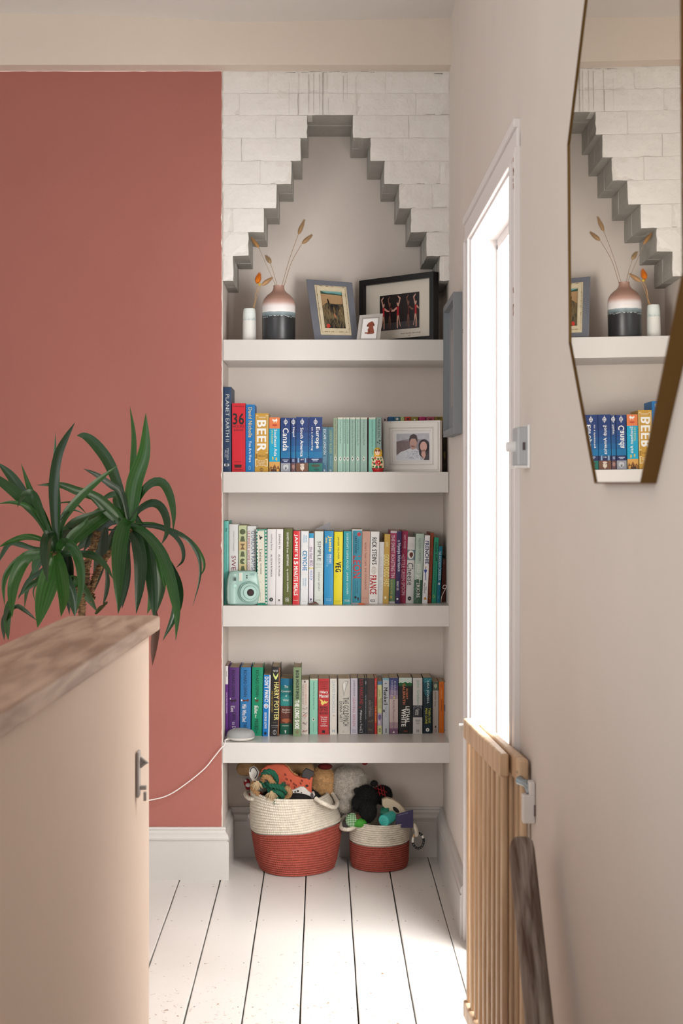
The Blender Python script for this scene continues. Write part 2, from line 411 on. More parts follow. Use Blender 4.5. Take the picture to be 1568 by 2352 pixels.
bb = MB(); bb.box((ZX(704, YF), YF+.156, zz(265)), (ZX(811, YF), YB-.001, zz(240))); bb.build('brick', revm, wbk, bevel=.003)
# dark drip stains running down from the crack under the beam
b = MB()
for x, y0, y1, wd in ((686, 170, 262, .8), (709, 172, 262, 1.2), (720, 170, 262, .9), (733.5, 170, 264, .8), (741, 168, 264, 2.0), (752, 172, 205, .6), (754, 225, 262, .6), (788, 175, 235, .8), (797, 172, 230, .5), (817, 176, 262, .5), (664, 190, 262, .4)):
    xx = ZX(x, YF); n = 14; vs = []
    for i in range(n+1):
        z = zz(y0+(y1-y0)*i/n); q = wd*.0011*(1-.5*i/n)*rnd.uniform(.6, 1.2)
        vs += [(xx-q, YF-.0049, z), (xx+q, YF-.0049, z)]
    b.add(vs, [(2*i, 2*i+1, 2*i+3, 2*i+2) for i in range(n)])
b.build('drip_stain', mat((176, 168, 158), .8), wbk)
b = MB()
x = 655
while x < 1020:
    w_ = rnd.uniform(8, 26); 
    if (x < 790) or rnd.random() < .5:
        t = rnd.uniform(.0006, .0016) if x > 690 and x < 760 or x > 950 else .0006
        y = 167.5+rnd.uniform(-1.5, 1.5)+(2 if x > 900 else 0)
        b.add([(ZX(x, YF), YF-.0055, zz(y)), (ZX(x+w_, YF), YF-.0055, zz(y+rnd.uniform(-1, 1))), (ZX(x+w_, YF), YF-.0055, zz(y)+t), (ZX(x, YF), YF-.0055, zz(y)+t)], [(0,1,2,3)])
    x += w_+rnd.uniform(0, 5)
b.build('crack', mat((70, 58, 50), .9), wbk)

# ------------------------------------------------------------------ left half-wall along the stairs with its timber cap
dd = .0352
def px_(y): return -.396-dd*(3.25-y)
b = MB(); b.prism([(px_(.4), .4), (px_(3.25), 3.25), (px_(3.25)-.17, 3.25), (px_(.4)-.17, .4)], -1.6, 1.113)
hw = struct(b.build('wall_stair', mat((213, 193, 177), .85, .2, 120, .02, 3)))
woodm = None
def wood(c1, c2, sc=(1, 12, 12), rough=.55, key=None, bump=.15):
    k = key or (c1, c2, sc)
    if k in MC: return MC[k]
    m = bpy.data.materials.new('wood'); m.use_nodes = True; n = m.node_tree.nodes; L = m.node_tree.links; p = n['Principled BSDF']
    tc = n.new('ShaderNodeTexCoord'); mp = n.new('ShaderNodeMapping'); mp.inputs['Scale'].default_value = sc
    t = n.new('ShaderNodeTexNoise'); t.inputs['Scale'].default_value = 3; t.inputs['Detail'].default_value = 6; t.inputs['Distortion'].default_value = .6
    r = n.new('ShaderNodeValToRGB'); r.color_ramp.elements[0].position = .35; r.color_ramp.elements[1].position = .68
    r.color_ramp.elements[0].color = lin(c1); r.color_ramp.elements[1].color = lin(c2)
    L.new(tc.outputs['Object'], mp.inputs[0]); L.new(mp.outputs[0], t.inputs[0]); L.new(t.outputs['Fac'], r.inputs[0]); L.new(r.outputs[0], p.inputs['Base Color'])
    bp = n.new('ShaderNodeBump'); bp.inputs['Strength'].default_value = bump; bp.inputs['Distance'].default_value = .003
    L.new(t.outputs['Fac'], bp.inputs['Height']); L.new(bp.outputs[0], p.inputs['Normal'])
    p.inputs['Roughness'].default_value = rough; p.inputs['Specular IOR Level'].default_value = .3
    MC[k] = m; return m
capm = wood((150, 122, 104), (192, 166, 146), (9, 1.2, 9), key='cap')
def cx(y, o): return px_(y)+o
b = MB(); b.prism([(cx(.4, .024), .4), (cx(3.262, .024), 3.262), (cx(3.285, .004), 3.285), (cx(3.262, -.19), 3.262), (cx(.4, -.19), .4)], 1.113, 1.146)
cap = b.build('wall_cap', capm, bevel=.006, seg=3); cap['kind'] = 'structure'
b = MB(); b.ball((cx(1.76, .0225), 1.76, 1.135), (.002, .012, .005), 10, 6); b.ball((cx(1.79, .005), 1.8, 1.146), (.006, .02, .0015), 10, 6)
b.build('knot', mat((120, 96, 80), .7), cap)
# grey metal gate catch on the half-wall
q = Z('I', 325, 1768, 3.1); g_ = mat((172, 166, 162), .5)
t = empty('gate_catch', (px_(3.1), 3.1, .82), 'grey gate catch strip screwed to the end of the stair half-wall', 'catch')
b = MB(); b.box((0, -.035, -.048), (.006, .0, .05)); b.build('back_plate', g_, None, bevel=.002).parent = t
b = MB(); b.add([(.006,-.012,.03),(.024,-.006,.022),(.006,-.0,.012),(.006,-.012,.012)], [(0,1,3),(0,2,1),(1,2,3),(0,3,2)]); b.tube([(.006,-.01,.034),(.02,-.01,.024),(.006,-.01,.014)], .004, 8)
b.build('latch_tooth', g_, None).parent = t
b = MB(); b.box((.006, -.02, -.034), (.02, -.008, -.026)); b.box((.014, -.02, -.04), (.02, -.008, -.058)); b.build('latch_hook', g_, None).parent = t
# ------------------------------------------------------------------ books
W = (240, 238, 232); K = (28, 25, 25); GOLD = (222, 196, 120); YEL = (240, 225, 90)
books = []
def ink(c, spec=.3): return mat(tuple(int(v*.91) for v in c), .45, spec=spec)
def book(zone, x0t, x1t, yt, x0b, x1b, yb, shelf, cover, label, group, texts=(), bands=(), hard=0, depth=.13, Y=None, cat='book', pages=(214, 196, 168)):
    zs = shelf_z[shelf]
    a = ZC[zone]; ypx = a[1]+yb/a[2]
    if Y is None: Y = (EYE-zs)*FPX/(ypx-VY) if shelf >= 2 else YF+.018
    Y = max(YF+.008, min(Y, YB-.004-.1)); depth = min(depth, YB-.006-Y)
    BL, BR = Z(zone, x0b, yb, Y), Z(zone, x1b, yb, Y); TL, TR = Z(zone, x0t, yt, Y), Z(zone, x1t, yt, Y)
    O = (BL+BR)/2; T = (TL+TR)/2; O.z = zs
    wd = ((BR.x-BL.x)+(TR.x-TL.x))/2*.985; ang = math.atan2(T.x-O.x, T.z-O.z); h = (T-O).length
    ca, sa = cos(ang), sin(ang)
    O.z += abs(sa)*wd/2
    def loc(u, v):
        p = Z(zone, u, v, Y)-O; return (p.x*ca-p.z*sa, p.x*sa+p.z*ca)
    t = empty('book', O, label, cat, group); t.rotation_euler = (0, ang, 0)
    bul = .0017 if hard else .0007
    if wd < .012: bul *= .4
    def arc(x): return -bul*(1-(x/(wd/2))**2)
    ct = .0022 if hard else .0007; n = 8
    outer = [(-wd/2, depth)]+[(-wd/2+wd*i/n, arc(-wd/2+wd*i/n)) for i in range(n+1)]+[(wd/2, depth)]
    inner = [(wd/2-ct, depth)]+[(wd/2-ct-(wd-2*ct)*i/n, arc(wd/2-ct-(wd-2*ct)*i/n)+ct+.001) for i in range(n+1)]+[(-wd/2+ct, depth)]
    b = MB(); poly = outer+inner; N = len(outer)
    # strip faces (concave ring): walls + caps quads
    m_ = len(poly); vs = [(x, y, 0) for x, y in poly]+[(x, y, h) for x, y in poly]
    fs = [(i, (i+1)%m_, (i+1)%m_+m_, i+m_) for i in range(m_)]
    for i in range(N-1):
        j = m_-1-i; fs.append((i, j, j-1, i+1)); fs.append((i+m_, i+1+m_, j-1+m_, j+m_))
    b.add(vs, fs); b.build('cover', ink(cover), None).parent = t
    ins = .0035 if hard else .0006
    b = MB(); b.box((-wd/2+ct, arc(0)+ct+.0025+(.003 if hard else 0), ins*.6), (wd/2-ct, depth-ins*1.5, h-ins))
    b.build('page_block', mat(tuple(int(v*.86) for v in pages), .9, .5, 500), None).parent = t
    def strip(u0, u1, z0, z1, off=.00025):
        k = 6; vs = []
        for i in range(k+1):
            x = u0+(u1-u0)*i/k
            vs += [(x, arc(x)-off, z0), (x, arc(x)-off, z1)]
        return vs, [(2*i, 2*i+2, 2*i+3, 2*i+1) for i in range(k)]
    bc = {}
    for i, bd in enumerate(bands):
        v0, v1, c = bd[:3]; u0, u1 = (bd[3:5] if len(bd) > 4 else (None, None))
        z1 = loc(x0t, v0)[1]; z0 = loc(x0b, v1)[1]; z1 = min(z1, h-.0001); z0 = max(z0, .0001)
        if u0 is None: ua, ub = -wd/2+.0001, wd/2-.0001
        else:
            ua = loc(u0, (v0+v1)/2)[0]; ub = loc(u1, (v0+v1)/2)[0]; ua = max(ua, -wd/2+.0001); ub = min(ub, wd/2-.0001)
        bb = bc.setdefault(c, MB()); vs, f2 = strip(ua, ub, z0, z1, .0002+.00006*i); bb.add(vs, f2)
    for c, bb in bc.items(): bb.build('spine_panel', ink(c), None).parent = t
    tcx = {}
    for tx in texts:
        s, u0, u1, v0, v1, c = tx[:6]; rot = tx[6] if len(tx) > 6 else 1; bold = tx[7] if len(tx) > 7 else 0
        bb = tcx.setdefault(c, MB()); off = .0002+.00006*(len(bands)+1)+(.00035 if hard else .0001)
        if s in SYM: vs, f2 = SYM[s]
        else: vs, f2 = textmesh(s, bold)
        out = []
        for v_ in vs:
            a_, b_ = v_[0], v_[1]; ly = v_[2]*.000012 if len(v_) > 2 else 0
            if rot: u, v = u0+b_*(u1-u0), v0+a_*(v1-v0)
            else: u, v = u0+a_*(u1-u0), v1-b_*(v1-v0)
            x, z = loc(u, v); out.append((x, arc(max(-wd/2, min(wd/2, x)))-off-ly, z))
        bb.add(out, f2)
    for c, bb in tcx.items(): bb.build('spine_lettering', ink(c), None).parent = t
    return t
def sym_disc(n=20): return ([(.5+.5*cos(2*pi*i/n), .5+.5*sin(2*pi*i/n)) for i in range(n)], [tuple(range(n))])
def sym_ring(n=20, r=.36):
    return ([(.5+.5*cos(2*pi*i/n), .5+.5*sin(2*pi*i/n)) for i in range(n)]+[(.5+r*cos(2*pi*i/n), .5+r*sin(2*pi*i/n)) for i in range(n)], [(i, (i+1)%n, (i+1)%n+n, i+n) for i in range(n)])
def poly(*p): return (list(p), [tuple(range(len(p)))])
def merge(*ps):
    vs, fs = [], []
    for v, f in ps:
        o = len(vs); vs += v; fs += [tuple(i+o for i in q) for q in f]
    return vs, fs
def rect(a, b, c, d): return ([(a, b), (c, b), (c, d), (a, d)], [(0,1,2,3)])
def wig(seed, k=7):                     # little branching twig of thin quads
    r = random.Random(seed); ps = []
    x, y = .1, .2
    for i in range(k):
        x2, y2 = x+r.uniform(.05, .25), y+r.uniform(-.1, .25); ps.append(([(x, y), (x2, y2), (x2, y2+.05), (x, y+.07)], [(0,1,2,3)]))
        x3, y3 = x2+r.uniform(-.1, .2), y2+r.uniform(-.35, .3); ps.append(([(x2, y2), (x3, y3), (x3+.02, y3+.02), (x2, y2+.05)], [(0,1,2,3)]))
        x, y = x2, y2
        if x > .8: x = .2
        if y > .8: y = .1
    return merge(*ps)
def blot(seed, n=12):
    r = random.Random(seed); return ([(.5+.5*r.uniform(.5, 1)*cos(2*pi*i/n), .5+.5*r.uniform(.5, 1)*sin(2*pi*i/n)) for i in range(n)], [tuple(range(n))])
SYM = {'@o': sym_disc(), '@r': sym_ring(), '@b': rect(0, 0, 1, 1), '@R': merge(rect(0,0,1,.06), rect(0,.94,1,1), rect(0,.06,.06,.94), rect(.94,.06,1,.94)),
       '@R2': merge(rect(0,0,1,.012), rect(0,.988,1,1), rect(0,.012,.03,.988), rect(.97,.012,1,.988)),
       '@t': poly((0,0),(1,0),(.5,1)), '@d': poly((0,.5),(.5,0),(1,.5),(.5,1)),
       '@w1': wig(1), '@w2': wig(2), '@w3': wig(3), '@w4': wig(4), '@bl': blot(5), '@bl2': blot(8), '@bl3': blot(13),
       '@g': merge(sym_ring(20, .38), rect(.44, -.35, .56, 1.35), rect(.05, .45, .95, .55)),
       '@fox': poly((0,.6),(.15,.95),(.3,.7),(.65,.75),(.8,1),(.95,.8),(1,.5),(.85,.45),(.8,0),(.7,.4),(.45,.4),(.3,.05),(.25,.45)),
       '@bird': poly((0,.9),(.2,.55),(.15,.3),(.35,.0),(.5,.25),(.75,.3),(1,.6),(.7,.55),(.55,.75),(.45,.5),(.3,.8)),
       '@wing': merge(poly((0,1),(.35,.55),(.35,.15),(.1,.45)), poly((1,1),(.65,.55),(.65,.15),(.9,.45)), ([(.5+.22*cos(2*pi*i/14), .25+.25*sin(2*pi*i/14)) for i in range(14)], [tuple(range(14))])),
       '@man': poly((.3,0),(.42,.0),(.5,.45),(.58,0),(.7,0),(.62,.55),(.95,.75),(.9,.82),(.6,.8),(.6,1),(.4,1),(.4,.8),(.1,.82),(.05,.75),(.38,.55)),
       '@hz': merge(*[rect(.0, k/8, 1, k/8+.05) for k in range(8)]), '@vt': merge(*[rect(k/6+.02, 0, k/6+.12, 1) for k in range(6)]),
       '@wave': merge(*[poly((0, .1*k), (.3, .1*k+.06), (.7, .1*k-.02), (1, .1*k+.05), (1, .1*k+.08), (.7, .1*k+.01), (.3, .1*k+.09), (0, .1*k+.03)) for k in range(1, 9)]),
       '@bow': merge(poly((0,0),(1,0),(.6,.5),(.4,.5)), poly((0,1),(1,1),(.6,.5),(.4,.5))), '@trap': poly((.05,0),(.95,0),(.75,1),(.25,1)),
       '@pac': ([(.5, .5)]+[(.5+.5*cos(.6+5*i/14), .5+.5*sin(.6+5*i/14)) for i in range(15)], [tuple(range(16))]),
       '@hill': poly((0,0),(0,.4),(.15,.7),(.3,.45),(.5,.95),(.7,.4),(.85,.8),(1,.3),(1,0)), '@tear': poly((.3,0),(.0,.75),(.55,1),(1,.95),(.6,.5)),
       '@x': merge(poly((0,0),(.15,0),(1,1),(.85,1)), poly((0,1),(.15,1),(1,0),(.85,0)))}
G1 = 'books on the second shelf from the top'
def B1(*a, **k): return book(*a[:7], 1, *a[7:9], G1, *a[9:], **k)
B1('A', 118, 215, 150, 118, 213, 1168, (38, 60, 92), 'tall navy hardback with spaced pale capitals at the left end beside the bright red book',
   [('PLANET EARTH II', 148, 190, 240, 808, (214, 216, 214)), ('STEPHEN', 160, 183, 885, 1022, (190, 196, 200)), ('MOSS', 134, 156, 908, 996, (190, 196, 200)), ('@b', 130, 188, 1072, 1102, W, 0), ('@b', 140, 180, 1080, 1094, (60, 70, 90), 0), ('@b', 147, 172, 1106, 1109, (120, 130, 140), 0)], hard=1, depth=.2)
B1('A', 222, 385, 345, 224, 383, 1165, (206, 30, 44), 'bright red hardback with a huge black numeral on its spine',
   [('The New York Times', 232, 370, 374, 392, K, 0), ('36', 232, 368, 466, 602, K, 0, .03), ('HOURS', 231, 370, 608, 642, K, 0), ('EUROPE', 247, 356, 655, 681, K, 0), ('UPDATED', 255, 335, 1045, 1056, K, 0), ('@b', 250, 340, 1084, 1100, K, 0), ('@b', 254, 336, 1103, 1118, K, 0), ('TASCHEN', 247, 346, 1133, 1153, K, 0)], hard=0, depth=.18)
B1('A', 388, 497, 362, 385, 495, 1166, (14, 112, 176), 'mid-blue hardback with gold and white vertical lettering beside the red book',
   [('David Nicholls', 420, 464, 395, 756, (222, 200, 140), 1, .02), ('You Are Here', 426, 458, 798, 1055, (225, 235, 240), 1, .02), ('@r', 418, 450, 1095, 1150, (120, 175, 210), 0), ('@x', 426, 442, 1108, 1138, (120, 175, 210), 0)], hard=1, depth=.15)
B1('A', 500, 665, 468, 497, 658, 1167, (196, 150, 58), 'chunky gold-ochre book with giant white capitals in a white outlined box',
   [('@R2', 510, 656, 490, 945, (236, 222, 186), 0), ('BEER', 523, 632, 548, 926, W, 1, .045), ('@b', 535, 640, 508, 511, W, 0), ('@b', 545, 628, 520, 523, W, 0), ('@R', 510, 650, 956, 1006, (96, 62, 20), 0), ('FRESH!', 528, 628, 970, 990, (70, 45, 20), 0), ('@R', 503, 650, 1018, 1106, (236, 222, 186), 0),
    ('THE GUIDE', 530, 622, 1032, 1042, W, 0), ('TO THE BEST', 525, 628, 1050, 1060, W, 0), ('BEERS', 545, 612, 1068, 1078, W, 0), ('IN THE WORLD', 525, 630, 1086, 1096, W, 0), ('@r', 556, 598, 1122, 1166, (90, 60, 20), 0), ('@b', 575, 579, 1120, 1168, (90, 60, 20), 0)], depth=.15)
B1('A', 668, 800, 515, 668, 798, 1167, (20, 160, 196), 'turquoise paperback guide with an orange top block and a sandy temple at the foot',
   [('Southeast Asia', 728, 764, 660, 980, W, 1, .01), ('ON A BUDGET', 695, 716, 664, 836, (214, 220, 90)), ('@fox', 705, 768, 528, 588, W, 0), ('@bl', 695, 775, 595, 625, (190, 70, 50), 0), ('@bl2', 700, 725, 975, 1035, (220, 190, 80), 0), ('@bl3', 742, 768, 985, 1040, (220, 190, 80), 0), ('@hill', 672, 796, 1072, 1166, (128, 80, 40), 0), ('@hill', 690, 760, 1110, 1166, (80, 50, 30), 0)],
   [(515, 650, (222, 122, 70)), (1048, 1167, (214, 160, 82))])
NV = (26, 52, 110)
def lp(x0, x1, top, txt, lab, photo, shapes=()):
    n = (x0+x1)/2
    B1('A', x0, x1, top, x0, x1-2, 1168, NV, lab, [('@g', n-22, n+22, 545, 596, W, 0)]+txt+list(shapes),
       [(700, 780, (22, 66, 124)), (780, 860, (18, 78, 134)), (860, 930, (16, 92, 146)), (930, 1004, (14, 108, 158)), (1004, 1064, (28, 38, 84)), (1064, 1167, photo)])
lp(808, 926, 520, [('Canada', 832, 902, 645, 918, W, 1, .02)], 'blue travel guide with six white letters and a grey wolf photo at the foot', (150, 152, 160),
   [('@bl', 828, 908, 1074, 1160, (196, 196, 200), 0), ('@bl2', 850, 885, 1100, 1150, (90, 90, 96), 0), ('@b', 830, 900, 1022, 1032, (180, 190, 210), 0), ('@b', 845, 888, 1040, 1048, (180, 190, 210), 0)])
lp(932, 986, 520, [('Nepal', 945, 976, 636, 748, W, 1, .01)], 'thinnest of the blue travel guides, squeezed between two wider blue ones', (96, 66, 70), [('@bl', 938, 980, 1075, 1150, (160, 120, 110), 0), ('@b', 945, 972, 1015, 1050, (130, 140, 170), 0)])
lp(990, 1140, 512, [('South America', 1042, 1080, 640, 986, W, 1, .02)], 'blue travel guide with a white llama head photo at the foot', (112, 74, 54),
   [('@bl', 1035, 1095, 1085, 1165, (220, 205, 190), 0), ('@hill', 1040, 1090, 1066, 1092, (220, 205, 190), 0), ('@bl2', 1050, 1062, 1105, 1118, K, 0), ('@b', 1010, 1030, 1004, 1060, (140, 170, 200), 0), ('@b', 1095, 1112, 1004, 1060, (140, 170, 200), 0), ('#1', 1045, 1080, 1012, 1030, W, 0)])
lp(1142, 1309, 513, [('Europe', 1216, 1278, 632, 890, W, 1, .03), ('on a shoestring', 1170, 1198, 632, 912, W, 1, .01)], 'widest blue travel guide, with a green bay photo at the foot', (20, 110, 96),
   [('@bl', 1160, 1290, 1075, 1120, (70, 70, 56), 0), ('@bl3', 1190, 1280, 1120, 1160, (20, 80, 74), 0), ('@b', 1178, 1262, 1014, 1024, (190, 200, 220), 0), ('@b', 1190, 1250, 1034, 1042, (190, 200, 220), 0)])
B1('A', 1307, 1372, 635, 1306, 1370, 1168, (64, 110, 134), 'short steel-blue guide with white capitals, next to the widest blue travel guide', [('ESCAPE LONDON', 1320, 1350, 658, 960, (225, 230, 230)), ('DAYS OUT WITHIN', 1334, 1346, 990, 1085, (160, 190, 200)), ('EASY REACH', 1320, 1331, 990, 1062, (160, 190, 200)), ('kk', 1325, 1342, 1135, 1165, W, 0)], [(1060, 1167, (52, 98, 126))])
B1('A', 1376, 1438, 635, 1375, 1436, 1168, (70, 118, 130), 'short grey-teal guide with pale yellow capitals, between the steel-blue guide and the sage classics', [('LONDON VILLAGES', 1394, 1420, 668, 950, (178, 186, 120)), ('ZENA ALKAYAT', 1400, 1414, 976, 1104, (150, 186, 190)), ('kk', 1396, 1414, 1135, 1165, W, 0)])
MINT = (152, 190, 172)
def mint(x0, x1, s, lab, c=MINT, v1=800, top=500, bot=1130, capc=(212, 208, 190)):
    m = (x0+x1)/2; hw_ = min(9, (x1-x0)*.24)
    B1('B', x0, x1, top, x0, x1-2, bot, c, lab, [(s, m-hw_, m+hw_, 530, v1, (40, 46, 44)), ('@o', m-13, m+13, 955, 1003, (225, 225, 215), 0), ('@bl', m-7, m+7, 962, 996, K, 0), ('PENGUIN CLASSICS', m-6, m+6, 1030, 1118, (120, 142, 132))],
       [(top, top+18, capc)])
mint(128, 174, "Tinker Tailor Soldier Spy A Murder of Quality", 'olive-sage classic, first of the pale green paperbacks beside the short guides', (142, 158, 130), 925, 503, 1132, (150, 160, 130))
mint(178, 240, "Truman Capote In Cold Blood", 'mint classic with a cream top edge, second of the pale green paperbacks')
mint(243, 271, "John le Carré Call for the Dead", 'thinnest mint classic, directly left of another thin one', v1=800)
mint(274, 315, "John le Carré A Murder of Quality", 'thin mint classic, directly right of the thinnest one', (148, 186, 168), v1=810)
mint(320, 380, "John le Carré The Spy Who Came in from the Cold", 'mint-grey classic whose title runs almost to the emblem', (146, 178, 162), v1=940)
mint(384, 438, "John le Carré The Looking Glass War", 'mint-grey classic, immediately left of the widest pale green paperback', (150, 184, 168), v1=830)
mint(442, 522, "John le Carré Smiley's People", 'widest pale green classic, with a thin red book behind its right edge', (150, 180, 166), v1=825)
B1('B', 523, 535, 500, 522, 533, 1130, (150, 40, 40), 'very thin red book pushed in between two mint classics', Y=5.275)
mint(537, 620, "Gabriel García Márquez One Hundred Years of Solitude", 'brighter mint classic, behind the nesting doll on its left', (128, 190, 172), v1=930)
B1('B', 625, 686, 498, 624, 684, 1130, (128, 156, 146), 'grey-green paperback with bird silhouettes, standing behind the nesting doll', [('THE SALT PATH', 642, 668, 520, 732, (30, 40, 40), 1, .01), ('@bird', 655, 682, 755, 785, K, 0), ('@bird', 632, 655, 775, 800, K, 0), ('@bird', 655, 672, 790, 815, K, 0)])
for x0, x1, c, lab, tx in ((698, 755, (206, 190, 188), 'pale pink-grey paperback with a black bird, partly behind the white frame', [('@bird', 712, 742, 505, 545, K, 0)]),
     (765, 832, (20, 92, 142), 'plain blue paperback, its top just above the white frame', []), (835, 905, (72, 120, 130), 'teal-grey paperback with a white diamond, its top above the white frame', [('@d', 850, 888, 500, 535, W, 0)]),
     (908, 952, (168, 190, 90), 'lime green paperback with a pale ring, its top above the white frame', [('@r', 915, 945, 500, 535, W, 0)]), (957, 1026, (206, 66, 40), 'orange-red paperback with a dark square, its top above the white frame', [('@b', 978, 1008, 508, 530, (70, 25, 25), 0)]),
     (1029, 1113, (150, 132, 50), 'olive paperback, its top above the white frame', [('@o', 1062, 1080, 515, 535, W, 0)]), (1122, 1196, (184, 40, 104), 'magenta paperback, its top above the white frame', []),
     (1208, 1302, (178, 88, 104), 'dusty rose paperback, its top above the white frame', [('@b', 1235, 1275, 512, 530, (110, 40, 55), 0)]), (1306, 1396, (140, 116, 30), 'olive-gold patterned book behind the right side of the white frame', [('@bl', 1320, 1380, 495, 525, (90, 80, 30), 0)])):
    B1('B', x0, x1, 492, x0, x1, 1130, c, lab, tx, Y=5.40)
B1('B', 1402, 1442, 700, 1402, 1440, 1130, (66, 56, 34), 'dark olive book at the shelf end, in the gap right of the white frame', [('@bl', 1406, 1432, 880, 1000, (140, 120, 60), 0), ('@b', 1404, 1438, 1030, 1070, (90, 80, 50), 0)], Y=5.33)

G2 = 'cookbooks on the third shelf from the top'
def B2(*a, **k): k.setdefault('depth', .19); return book(*a[:7], 2, *a[7:9], G2, *a[9:], **k)
B2('C', 80, 140, 95, 80, 138, 1166, (100, 186, 176), 'tall turquoise cookbook at the left end, behind the mint camera', [('Fika', 102, 122, 185, 232, (20, 50, 60), 1, .03), ('The Art of the Swedish Coffee Break, with Recipes for Pastries, Breads and Other Treats', 104, 116, 255, 715, (50, 110, 110))], hard=1)
B2('C', 144, 268, 135, 146, 266, 1166, (222, 224, 222), 'white cookbook with dark red capitals, behind the mint camera', [('YOTAM OTTOLENGHI', 196, 212, 218, 478, (150, 150, 148)), ('SWEET', 178, 232, 540, 830, (130, 40, 50))], hard=1)
B2('C', 270, 373, 150, 270, 370, 1168, (196, 204, 160), 'pale green cookbook with dark olive geometric shapes, behind the mint camera',
   [('@o', 282, 356, 196, 268, (92, 100, 72), 0), ('@trap', 284, 354, 290, 358, (92, 100, 72), 0), ('@bow', 288, 350, 385, 460, (120, 100, 70), 0), ('@trap', 286, 352, 485, 552, (92, 100, 72), 0), ('@pac', 286, 354, 576, 650, (92, 100, 72), 0), ('@trap', 288, 354, 672, 740, (92, 100, 72), 0), ('@o', 290, 350, 770, 850, (92, 100, 72), 0)], [(350, 470, (214, 188, 140)), (650, 760, (206, 190, 140))])
B2('C', 378, 494, 158, 378, 492, 1168, (222, 222, 220), 'white cookbook with large blue and red vertical capitals, behind the mint camera', [('GORDON RAMSAY', 430, 483, 220, 795, (80, 100, 130)), ("ULTIMATE HOME COOKING", 384, 414, 222, 850, (180, 70, 64))], hard=1)
zig = []
for i in range(22):
    y = 205+i*44; sx = i*1.2
    zig += [('@bow', 491+sx, 512+sx, y, y+22, W, 0), ('@bow', 606+sx*.2, 632+sx*.1, y+10, y+32, W, 0)]
B2('C', 490, 635, 198, 512, 632, 1174, (28, 130, 104), 'green and white patterned cookbook with a cream panel, leaning beside the camera',
   zig+[('@hz', 525, 600, 205, 218, W, 0), ('@bird', 528, 580, 262, 340, K, 0), ('Levies', 532, 572, 460, 614, K), ('THE COOKBOOK', 546, 562, 634, 780, K, 1, .03), ('Photographs by friends', 540, 552, 1015, 1120, (90, 90, 80))],
   [(222, 1145, (226, 222, 206), 516, 602)])
B2('C', 638, 748, 198, 632, 742, 1168, (232, 226, 226), 'white cookbook with a round black emblem near its foot', [('nothing fancy', 678, 704, 262, 472, K), ('ALISON ROMAN', 680, 700, 520, 808, K, 1, .02), ('@o', 662, 712, 1078, 1128, K, 0), ('@x', 676, 700, 1090, 1116, W, 0)])
B2('C', 752, 842, 198, 745, 832, 1168, (234, 228, 228), 'white cookbook with spaced black capitals, immediately left of the olive one', [('DINING IN', 784, 805, 262, 450, K, 1, .02), ('ALISON ROMAN', 779, 800, 520, 802, K, 1, .02), ('@o', 776, 800, 1098, 1122, (110, 105, 105), 0), ('CLARKSON', 768, 804, 1128, 1136, (110, 105, 105), 0)])
B2('C', 848, 962, 195, 838, 952, 1166, (92, 98, 44), 'olive green cookbook with white lettering and a clover emblem', [('SOMETHING from NOTHING', 886, 910, 240, 670, W, 1, .02), ('by ALISON ROMAN', 884, 908, 710, 1002, W, 1, .02), ('@r', 868, 892, 1080, 1104, W, 0), ('@r', 890, 914, 1080, 1104, W, 0), ('@r', 868, 892, 1106, 1130, W, 0), ('@r', 890, 914, 1106, 1130, W, 0)])
B2('C', 970, 1062, 222, 962, 1052, 1166, (214, 46, 52), 'bright red cookbook with broken white capitals', [("JAMIE'S", 980, 1030, 262, 552, W, 1, .04), ('15', 978, 1032, 566, 655, W, 1, .05), ('MINUTE MEALS', 978, 1028, 675, 1050, W, 1, .04), ('MICHAEL JOSEPH', 970, 1032, 1110, 1120, W, 0)], [(222, 1166, (226, 222, 218), 1052, 1064)], hard=1)
B2('C', 1070, 1172, 222, 1062, 1156, 1168, (222, 222, 222), 'white cookbook with one bold bright-blue word in capitals', [('CEVICHE', 1090, 1148, 475, 732, (10, 120, 170), 1, .05), ('MARTIN', 1128, 1145, 280, 365, (60, 150, 190), 1, .03), ('MORALES', 1100, 1117, 272, 370, (60, 150, 190), 1, .03), ('PERUVIAN', 1120, 1136, 828, 930, (60, 150, 190), 1, .03), ('KITCHEN', 1092, 1108, 832, 925, (60, 150, 190), 1, .03), ('@b', 1072, 1164, 415, 418, (150, 170, 180), 0), ('@b', 1068, 1160, 782, 785, (150, 170, 180), 0), ('@b', 1066, 1158, 968, 971, (150, 170, 180), 0), ('ebury', 1085, 1135, 1118, 1130, (120, 120, 120), 0)])
B2('C', 1174, 1234, 250, 1168, 1226, 1166, (226, 220, 226), 'slim white cookbook with a bright blue band at its top', [('the fast 800', 1180, 1224, 425, 674, (120, 90, 120)), ('easy', 1178, 1216, 728, 858, (110, 150, 190)), ('@o', 1184, 1210, 1088, 1112, (80, 70, 100), 0), ('@r', 1180, 1206, 1112, 1138, (80, 70, 100), 0)], [(250, 312, (40, 150, 190)), (690, 710, (214, 200, 130))])
B2('C', 1245, 1360, 225, 1240, 1350, 1168, (210, 216, 208), 'pale grey-green cookbook with tall thin dark capitals', [('SIMPLE', 1283, 1326, 352, 606, (40, 40, 40)), ('effortless', 1262, 1335, 640, 655, (120, 124, 118), 0), ('food,', 1280, 1320, 664, 676, (120, 124, 118), 0), ('big flavours', 1252, 1340, 686, 700, (120, 124, 118), 0), ('DIANA HENRY', 1290, 1310, 752, 996, (70, 70, 70)), ('MITCHELL', 1255, 1325, 1104, 1116, (80, 80, 80), 0)])
